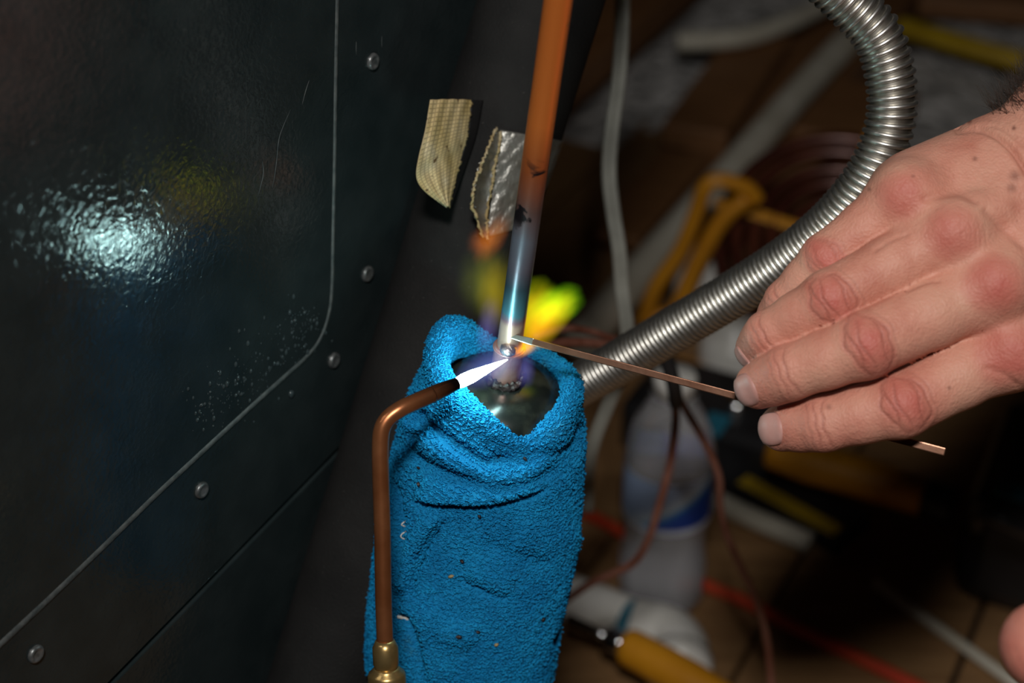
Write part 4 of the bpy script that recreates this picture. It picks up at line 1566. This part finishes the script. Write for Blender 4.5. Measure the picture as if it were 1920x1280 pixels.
skin_line([(1795, 243), (1830, 240), (1862, 250), (1890, 272), (1915, 305), (1940, 350)], 6, 0.0019, 0.25)
skin_line([(1835, 235), (1875, 240), (1925, 275)], 4, 0.0005, 0.12)
skin_line([(1735, 372), (1765, 364), (1800, 362), (1830, 375)], 8, 0.0010, 0.12)
skin_line([(1850, 395), (1885, 430), (1920, 462)], 8, 0.0009, 0.12)
skin_line([(1700, 440), (1672, 450), (1640, 470)], 4, 0.0005, 0.2)
skin_line([(1760, 527), (1735, 530), (1700, 545)], 4, 0.0006, 0.3)
skin_line([(1850, 690), (1880, 700), (1905, 720)], 6, 0.0004, 0.1)
for k in range(9):
    x0, y0 = RNG.uniform(1850, 1910), RNG.uniform(185, 260)
    skin_line([(x0, y0), (x0 + 25, y0 + 12), (x0 + 55, y0 + 34)], 2.2, 0.00016, 0.06)
for k in range(6):     # fine cross wrinkles near the middle knuckle
    x0 = 1800 + k * 9
    skin_line([(x0, 415 + k * 2), (x0 + 4, 440), (x0 + 3, 470)], 2.0, 0.00018, 0.05)
hv2 = hv + hn * (dsp + nzv * 0.00001)[:, None]
me = mesh_np('hand_and_forearm', hv2, [hf])
ca = me.color_attributes.new('tint', 'FLOAT_COLOR', 'POINT')
ca.data.foreach_set('color', tint.ravel())
person = link('person', me, M_SKIN)
tag(person, 'bare right hand and wrist pinching the thin copper rod with its fingertips', 'person')


def add_nail(body, tipc, a, dn, length, width, parent, tilt=0.62, fwd_off=0.0):
    nn_ = unit(dn * math.cos(tilt) + a * math.sin(tilt))
    al = unit(a - nn_ * (a @ nn_))
    lat = np.cross(nn_, al)
    nu, nw = 15, 15
    pts = []
    for i in range(nu):
        for j in range(nw):
            # rounded rectangle from a square
            u, w = -1 + 2 * i / (nu - 1), -1 + 2 * j / (nw - 1)
            su = u * math.sqrt(max(0, 1 - (0.5 if u < 0 else 0.36) * w * w))
            sw = w * math.sqrt(max(0, 1 - (0.5 if u < 0 else 0.3) * u * u))
            pts.append(tipc + al * (su * length / 2 + fwd_off) + lat * (sw * width / 2) + nn_ * 0.02)
    pts = np.array(pts)
    # walk down onto the skin
    for _ in range(60):
        pts = pts - nn_ * np.clip(body.sdf(pts), -0.001, 0.02)[:, None] * 0.8
    rim = np.array([max(abs(-1 + 2 * i / (nu - 1)), abs(-1 + 2 * j / (nw - 1))) for i in range(nu) for j in range(nw)])
    g = body.grad(pts)
    top = pts + g * (0.00055 - 0.0005 * np.clip((rim - 0.75) / 0.25, 0, 1) ** 2)[:, None]
    bot = pts - g * 0.0006
    idx = np.arange(nu * nw).reshape(nu, nw)
    f = np.stack([idx[:-1, :-1], idx[1:, :-1], idx[1:, 1:], idx[:-1, 1:]], -1).reshape(-1, 4)
    edge = np.concatenate([idx[0, :], idx[1:, -1], idx[-1, -2::-1], idx[-2:0:-1, 0]])
    e2 = np.roll(edge, -1)
    sidef = np.stack([edge, e2, e2 + nu * nw, edge + nu * nw], 1)
    me = mesh_np('fingernail', np.vstack([top, bot]), [f, f[:, ::-1] + nu * nw, sidef])
    bm = bmesh.new()
    bm.from_mesh(me)
    bmesh.ops.recalc_face_normals(bm, faces=bm.faces)
    bm.to_mesh(me)
    bm.free()
    return link('fingernail', me, M_NAIL, parent)


for nm, ln_, wd_, tl, fo in (('index', 0.0128, 0.0118, 0.55, -0.0026), ('middle', 0.0126, 0.0116, 0.52, -0.0024), ('ring', 0.0102, 0.0098, 0.5, -0.0018), ('little', 0.0085, 0.0085, 0.5, 0.0)):
    c, r, a, b, dn = joint_frame(nm, 3)
    if nm == 'ring':
        dn = unit(dn - b * 0.15)
    add_nail(H, c, a, dn, ln_, wd_, person, tl, fo)

# dark hair along the upper edge of the forearm
hs, hfc = [], []
cand = np.where((hx > 1862) & (hx < 2060) & (hy < 215) & (hn @ FWD < 0.55) & (hn @ UP > 0.1))[0]
if len(cand):
    for k in RNG.choice(cand, 900):
        p, n_ = hv2[k], hn[k]
        dr = unit(n_ * 0.75 + RIGHT * RNG.normal(-0.25, 0.35) + UP * RNG.normal(0.1, 0.3) + FWD * RNG.normal(0, 0.3))
        ln_ = RNG.uniform(0.005, 0.012)
        side = unit(np.cross(dr, FWD))
        bend = unit(RIGHT * RNG.normal(0.5, 0.5) + UP * 0.4)
        c = [p, p + dr * ln_ * 0.5 + bend * ln_ * 0.08, p + dr * ln_ * 0.9 + bend * ln_ * 0.3]
        w_ = [0.00010, 0.00008, 0.00002]
        n0 = len(hs)
        for q, ww in zip(c, w_):
            for aa in (0, 2.094, 4.189):
                hs.append(q + (side * math.cos(aa) + np.cross(dr, side) * math.sin(aa)) * ww)
        for i in range(2):
            for j in range(3):
                hfc.append((n0 + i * 3 + j, n0 + i * 3 + (j + 1) % 3, n0 + i * 3 + 3 + (j + 1) % 3, n0 + i * 3 + 3 + j))
    o = link('arm_hair', mesh_np('arm_hair', hs, hfc), M_HAIR, person)
    o['kind'] = 'stuff'

# the other hand: a fingertip comes into the picture
K = Body()
K.kf = 0.005
K.core.append((mm(2180, 1330, 470), mm(2330, 1270, 470), 0.022, 0.026, 0.012))
K.core.append((mm(2200, 1420, 480), mm(2340, 1400, 480), 0.022, 0.026, 0.012))
K.fingers.append([(mm(1962, 1212, 462), mm(2040, 1225, 461), 0.0132, 0.0128, 0.003), (mm(2040, 1225, 461), mm(2180, 1270, 465), 0.0126, 0.0145, 0.003)])
for j in range(3):
    K.fingers.append([(mm(2200, 1330 + 75 * j, 462), mm(2050, 1370 + 70 * j, 470), 0.0115, 0.0105, 0.003), (mm(2050, 1370 + 70 * j, 470), mm(2090, 1385 + 70 * j, 492), 0.0105, 0.009, 0.003)])
kv, kf_ = K.polygonise(0.0022)
me = mesh_np('other_hand', kv, [kf_])
ca = me.color_attributes.new('tint', 'FLOAT_COLOR', 'POINT')
tk = np.zeros((len(kv), 4), np.float32)
tk[:, 3] = 1
tk[:, 0] = 0.55 * np.clip(1 - np.linalg.norm(kv - mm(1962, 1212, 455), axis=1) / 0.035, 0, 1) ** 0.5
ca.data.foreach_set('color', tk.ravel())
other = link('person', me, M_SKIN)
tag(other, 'blurred rounded fingertip of a second hand reaching in below the first', 'person')

# ================================================================== CABLES AND WIRES
wc = thing('white_cable', 'dull white twin cable hanging loose right of the black foam sleeve', 'cable', P(1110, 850, 0.95))
cpts = [(1176, -160, .83), (1168, -40, .84), (1166, 60, .845), (1160, 150, .85), (1148, 240, .855), (1142, 320, .86), (1150, 400, .865), (1161, 470, .87), (1166, 540, .88), (1176, 620, .89), (1172, 690, .91), (1140, 760, .93), (1108, 850, .95), (1100, 960, .97)]
base = np.array([P(*q) for q in cpts])
for sgn_ in (-1, 1):
    tube('conductor', base + RIGHT * 0.0019 * sgn_ + FWD * 0.0006 * sgn_, 0.0021, M_GREYCABLE, wc, 8, 12)

bw = thing('brown_wire_harness', 'brown wires branching out of a black sleeve in front of the water bottle', 'wire', P(1265, 750, 0.88))
tube('black_sleeve', [P(1240, 640, .85), P(1255, 690, .86), P(1264, 725, .87), P(1268, 756, .88)], 0.0042, M_BLACKPL, bw, 6, 12)
tube('wire', [P(1266, 745, .88), P(1266, 800, .89), P(1256, 870, .90), P(1238, 940, .91), P(1216, 1010, .92), P(1190, 1052, .93), P(1150, 1075, .94), P(1110, 1092, .95), P(1060, 1125, .97)], 0.0024, M_BROWNWIRE, bw, 8, 12)
tube('wire', [P(1270, 742, .88), P(1296, 785, .89), P(1326, 838, .90), P(1348, 895, .91), P(1350, 945, .92), P(1362, 1000, .93), P(1388, 1060, .94), P(1420, 1130, .95), P(1438, 1200, .96), P(1448, 1300, .97)], 0.0022, M_BROWNWIRE, bw, 8, 12)
tube('wire', [P(1000, 632, .77), P(1060, 616, .78), P(1110, 622, .80), P(1160, 638, .82), P(1240, 650, .85)], 0.0019, M_BROWNWIRE, bw, 8, 12)
tube('wire', [P(1000, 655, .77), P(1060, 642, .78), P(1120, 644, .80), P(1170, 652, .82), P(1240, 655, .85)], 0.0024, M_BROWNWIRE, bw, 8, 12)

# ================================================================== BACKGROUND THINGS ON THE FLOOR
X, Y, Zv = np.array([1., 0, 0]), np.array([0, 1., 0]), np.array([0, 0, 1.])
bo = G(1238, 1118)
bot = thing('water_bottle', 'clear plastic water bottle with blue label standing on the boards behind the towel', 'bottle', bo)
bprof = [(0.0, 0.003), (0.020, 0.002), (0.029, 0.004), (0.0325, 0.012), (0.0325, 0.040), (0.0310, 0.052), (0.0300, 0.062), (0.0305, 0.074), (0.0325, 0.086), (0.0325, 0.135), (0.0318, 0.145), (0.0285, 0.160), (0.0215, 0.176), (0.0150, 0.186), (0.0128, 0.190), (0.0128, 0.198)]
bbd = lathe('bottle_body', bprof, bo, X, Y, Zv, M_BOTTLE, bot, 48)
lathe('water', [(0.0, 0.005), (0.0285, 0.006), (0.0318, 0.013), (0.0318, 0.040), (0.0303, 0.052), (0.0293, 0.062), (0.0298, 0.074), (0.0316, 0.086), (0.0316, 0.118), (0.0, 0.118)], bo, X, Y, Zv, M_BWATER, bot, 48)
# label as a sleeve with UVs
seg = 64
a_ = np.linspace(0, 2 * math.pi, seg + 1) - math.pi
lv = []
for h_ in (0.088, 0.111, 0.134):
    for t in a_:
        lv.append(bo + np.array([math.sin(t), -math.cos(t), 0]) * 0.0330 + Zv * h_)
lf_ = [(i * (seg + 1) + j, i * (seg + 1) + j + 1, (i + 1) * (seg + 1) + j + 1, (i + 1) * (seg + 1) + j) for i in range(2) for j in range(seg)]
me = mesh_np('label_sleeve', lv, lf_)
uv = me.uv_layers.new(name='UVMap')
li = np.zeros(len(me.loops), np.int32)
me.loops.foreach_get('vertex_index', li)
uvv = np.stack([np.tile(np.linspace(0, 1, seg + 1), 3), np.repeat([0, .5, 1], seg + 1)], 1)
uv.data.foreach_set('uv', uvv[li].astype(np.float32).ravel())
link('label_sleeve', me, M_LABEL, bbd)
lathe('neck_ring', [(0.0128, 0.188), (0.0160, 0.189), (0.0160, 0.191), (0.0128, 0.192)], bo, X, Y, Zv, M_BOTTLE, bbd, 32)
lathe('cap', [(0.0, 0.193), (0.0152, 0.193), (0.0152, 0.205), (0.0142, 0.207), (0.0, 0.207)], bo, X, Y, Zv, M_WHITE, bot, 32)

o = tube('extension_cord', [G(1040, 930, .005), G(1100, 962, .005), G(1170, 1000, .005), G(1240, 1045, .005), G(1310, 1090, .005), G(1390, 1124, .005), G(1490, 1175, .005), G(1600, 1228, .005), G(1720, 1288, .005), G(1850, 1370, .005)], 0.0052, M_REDCORD, None, 8, 12)
tag(o, 'bright red-orange cord running across the boards behind the bottle', 'cord')

el = thing('pvc_elbow', 'white plastic pipe elbow with a dark blue band beside the water bottle', 'pipe fitting', G(1180, 1190))
zz = 0.022
tube('pipe_stub', [G(1060, 1118, zz), G(1110, 1135, zz), G(1178, 1163, zz)], 0.0175, M_WHITE, el, 6, 28)
tube('blue_band', [G(1172, 1168, zz), G(1186, 1174, zz)], 0.0190, M_BLUEBAND, el, 3, 28)
tube('elbow_bend', [G(1186, 1174, zz), G(1218, 1182, zz), G(1254, 1194, zz), G(1274, 1222, zz), G(1270, 1262, zz)], [0.0205, 0.0215, 0.022, 0.022, 0.022], M_WHITE, el, 8, 28)

tube('socket_rim', [G(1275, 1236, zz), G(1271, 1264, zz)], 0.0242, M_WHITE, el, 3, 28)
sd_ = thing('screwdriver', 'amber-handled screwdriver with a bright ferrule lying beside the white elbow', 'screwdriver', G(1240, 1260, .0))
tube('handle', [G(1170, 1208, .05), G(1182, 1214, .05), G(1235, 1243, .05), G(1300, 1280, .05), G(1360, 1316, .05)], [0.0105, 0.0135, 0.0140, 0.0140, 0.012], M_ORANGE, sd_, 6, 20)
tube('ferrule', [G(1140, 1194, .05), G(1172, 1210, .05)], 0.0088, M_CHROME, sd_, 4, 20)
tube('shaft', [G(1065, 1160, .05), G(1142, 1195, .05)], 0.004, M_CHROME, sd_, 4, 12)

o = tube('pale_pipe', [G(1335, 935, .010), G(1420, 975, .010), G(1520, 1018, .010)], 0.0085, M_PVC, None, 4, 16)
tag(o, 'short pale plastic pipe lying beside the yellow and black level', 'pipe')
lv_ = thing('spirit_level', 'black spirit level with a yellow stripe lying on the boards below the hand', 'level', G(1470, 950))
lb_ = oriented_box('level_body', G(1375, 893, .0), G(1600, 1018, .0), 0.05, 0.018, M_BLACKPL, lv_, 0.003)
oriented_box('yellow_stripe', G(1392, 900, .0185), G(1570, 998, .0185), 0.014, 0.002, M_YELLOW, lb_, 0.0005)
th_ = thing('wooden_tool', 'broad amber wooden tool grip lying in shadow under the index finger', 'tool', G(1600, 900))
tube('grip', [G(1440, 848, .06), G(1520, 868, .06), G(1640, 902, .06), G(1735, 932, .06)], [0.012, 0.0165, 0.0165, 0.015], M_ORANGE, th_, 6, 20)
tube('dark_end', [G(1735, 932, .06), G(1790, 950, .06)], [0.016, 0.0155], M_BLACKPL, th_, 4, 20)
o = tube('thin_stick', [G(1640, 1092, .006), G(1760, 1178, .006), G(1930, 1300, .006)], 0.0042, M_PVC, None, 4, 10)
tag(o, 'thin pale stick lying diagonally on the dark boards below the hand', 'stick')

o = tube('plastic_conduit', [G(1085, 650, .046), G(1200, 512, .046), G(1390, 298, .046), G(1500, 172, .046), G(1596, 70, .046)], 0.0175, M_PVC, None, 6, 24)
tag(o, 'long cream plastic pipe lying diagonally across the attic floor behind the white cable', 'pipe')
o = tube('curved_cable', [G(1270, 78, .075), G(1330, 76, .075), G(1400, 68, .075), G(1470, 45, .075), G(1545, 10, .07), G(1640, -40, .06)], 0.012, M_PVC, None, 8, 16)
tag(o, 'curved pale cable lying over the grey insulation at the far end', 'cable')
o = tube('yellow_cable', [G(1690, 50, .05), G(1750, 68, .055), G(1830, 92, .055), G(1960, 128, .05)], 0.013, M_YELLOW, None, 8, 14)
tag(o, 'yellow cable crossing the grey insulation above the wrist', 'cable')
for (a, b, w_, h_, lab) in (((1298, 285), (1428, 98), 0.075, 0.03, 'brown lumber offcut between grey insulation and the cream pipe'),
                            ((1560, 300), (1640, 200), 0.10, 0.03, 'brown lumber offcut right behind the bend of the steel gooseneck'),
                            ((1720, 18), (1960, 40), 0.05, 0.03, 'reddish brown lumber strip beyond the yellow cable'),
                            ((1150, 462), (1285, 305), 0.055, 0.015, 'dark brown lumber strip beside the cream pipe and orange frame')):
    o = oriented_box('lumber', G(*a, 0.0285), G(*b, 0.0285), w_, h_, M_JOIST, None, 0.004)
    tag(o, lab, 'lumber')

coil = thing('tubing_coil', 'dark red-brown coil of tubing behind the steel gooseneck', 'tubing coil', G(1500, 640))
cc = G(1545, 600, 0.02) + Zv * 0.085
cn = unit(unit(CAM - cc) * 0.8 + Zv * 0.5)
ca_, cb_, _ = axis_frame(cn, RIGHT)
for k in range(5):
    R_ = 0.105 - 0.016 * k
    a_ = np.linspace(0, 2 * math.pi, 73)
    ring = cc + np.cos(a_)[:, None] * ca_ * R_ + np.sin(a_)[:, None] * cb_ * R_ + cn * (0.004 * (k % 2))
    v, f = sweep(ring, 0.0062, 12)
    link('turn', mesh_np('turn', v, f), M_DARKCOIL, coil)
for ang in (2.75, 1.2, 4.6):
    mid = cc + (ca_ * math.cos(ang) + cb_ * math.sin(ang)) * 0.073
    dr = ca_ * math.cos(ang) + cb_ * math.sin(ang)
    oriented_box('clip', mid - dr * 0.042 + cn * 0.006, mid + dr * 0.042 + cn * 0.006, 0.010, 0.004, M_ORANGE, coil, 0.001, updir=cn)

fr_ = thing('orange_frame', 'orange plastic frame with rounded handle leaning beside the dark tubing coil', 'frame', G(1260, 620))
zf = lambda x, y: G(x, y, 0.03 + 0.14 * (600 - y) / 260)
tube('outer_bar', [zf(1208, 605), zf(1228, 540), zf(1275, 470), zf(1305, 400), zf(1322, 352), zf(1350, 338), zf(1398, 352), zf(1420, 375)], 0.0075, M_ORANGE, fr_, 8, 12)
tube('inner_bar', [zf(1262, 600), zf(1300, 510), zf(1330, 450), zf(1360, 405), zf(1400, 372)], 0.0085, M_ORANGE, fr_, 8, 12)
tube('cross_bar', [zf(1208, 605), zf(1240, 590), zf(1270, 590)], 0.0065, M_ORANGE, fr_, 8, 12)
o = lathe('white_jar', [(0.0, 0.0), (0.024, 0.001), (0.026, 0.006), (0.026, 0.05), (0.022, 0.058), (0.018, 0.060), (0.018, 0.072), (0.0, 0.073)], G(1308, 585), X, Y, Zv, M_WHITE, None, 28)
tag(o, 'small white plastic jar beside the orange frame', 'jar')
o = lathe('white_jar', [(0.0, 0.0), (0.030, 0.001), (0.032, 0.006), (0.032, 0.035), (0.026, 0.045), (0.020, 0.048), (0.020, 0.058), (0.0, 0.059)], G(1372, 700), X, Y, Zv, M_WHITE, None, 28)
tag(o, 'squat white plastic jar under the fingertips behind the rod', 'jar')
o = oriented_box('yellow_ruler', G(1262, 685, .01), G(1420, 738, .01), 0.022, 0.005, M_ORANGE, None, 0.001)
tag(o, 'amber yellow ruler lying behind the copper rod', 'ruler')
tc = thing('tool_case', 'black tool case with two shiny chrome knobs behind the water bottle', 'case', G(1330, 800))
cb2 = oriented_box('case_body', G(1195, 790, .0), G(1470, 870, .0), 0.09, 0.05, M_BLACKPL, tc, 0.008)
for x, y in ((1232, 725), (1381, 765)):
    c = G(x, y, 0.05)
    lathe('chrome_knob', [(0.0, 0.0), (0.009, 0.0), (0.011, 0.004), (0.010, 0.010), (0.005, 0.013), (0.0, 0.014)], c - Zv * 0.002, X, Y, Zv, M_CHROME, cb2, 20)
oriented_box('blue_label', G(1320, 790, .0502), G(1360, 802, .0502), 0.03, 0.001, M_BLUEBAND, cb2, 0.0003)
bg_ = thing('tool_bag', 'black tool bag in deep shadow to the right of the amber handle', 'bag', G(1840, 1000))
bb_ = oriented_box('bag_body', G(1815, 1010, .0), G(2080, 1085, .0), 0.16, 0.10, M_BLACKPL, bg_, 0.02)
oriented_box('blue_patch', G(1868, 912, .1005), G(1925, 930, .1005), 0.018, 0.0015, M_BLUEBAND, bb_, 0.0004)
tube('carry_strap', [G(1830, 985, .10), G(1835, 960, .14), G(1880, 975, .15), G(1960, 1010, .13), G(1990, 1030, .10)], 0.006, M_BLACKPL, bg_, 8, 10)
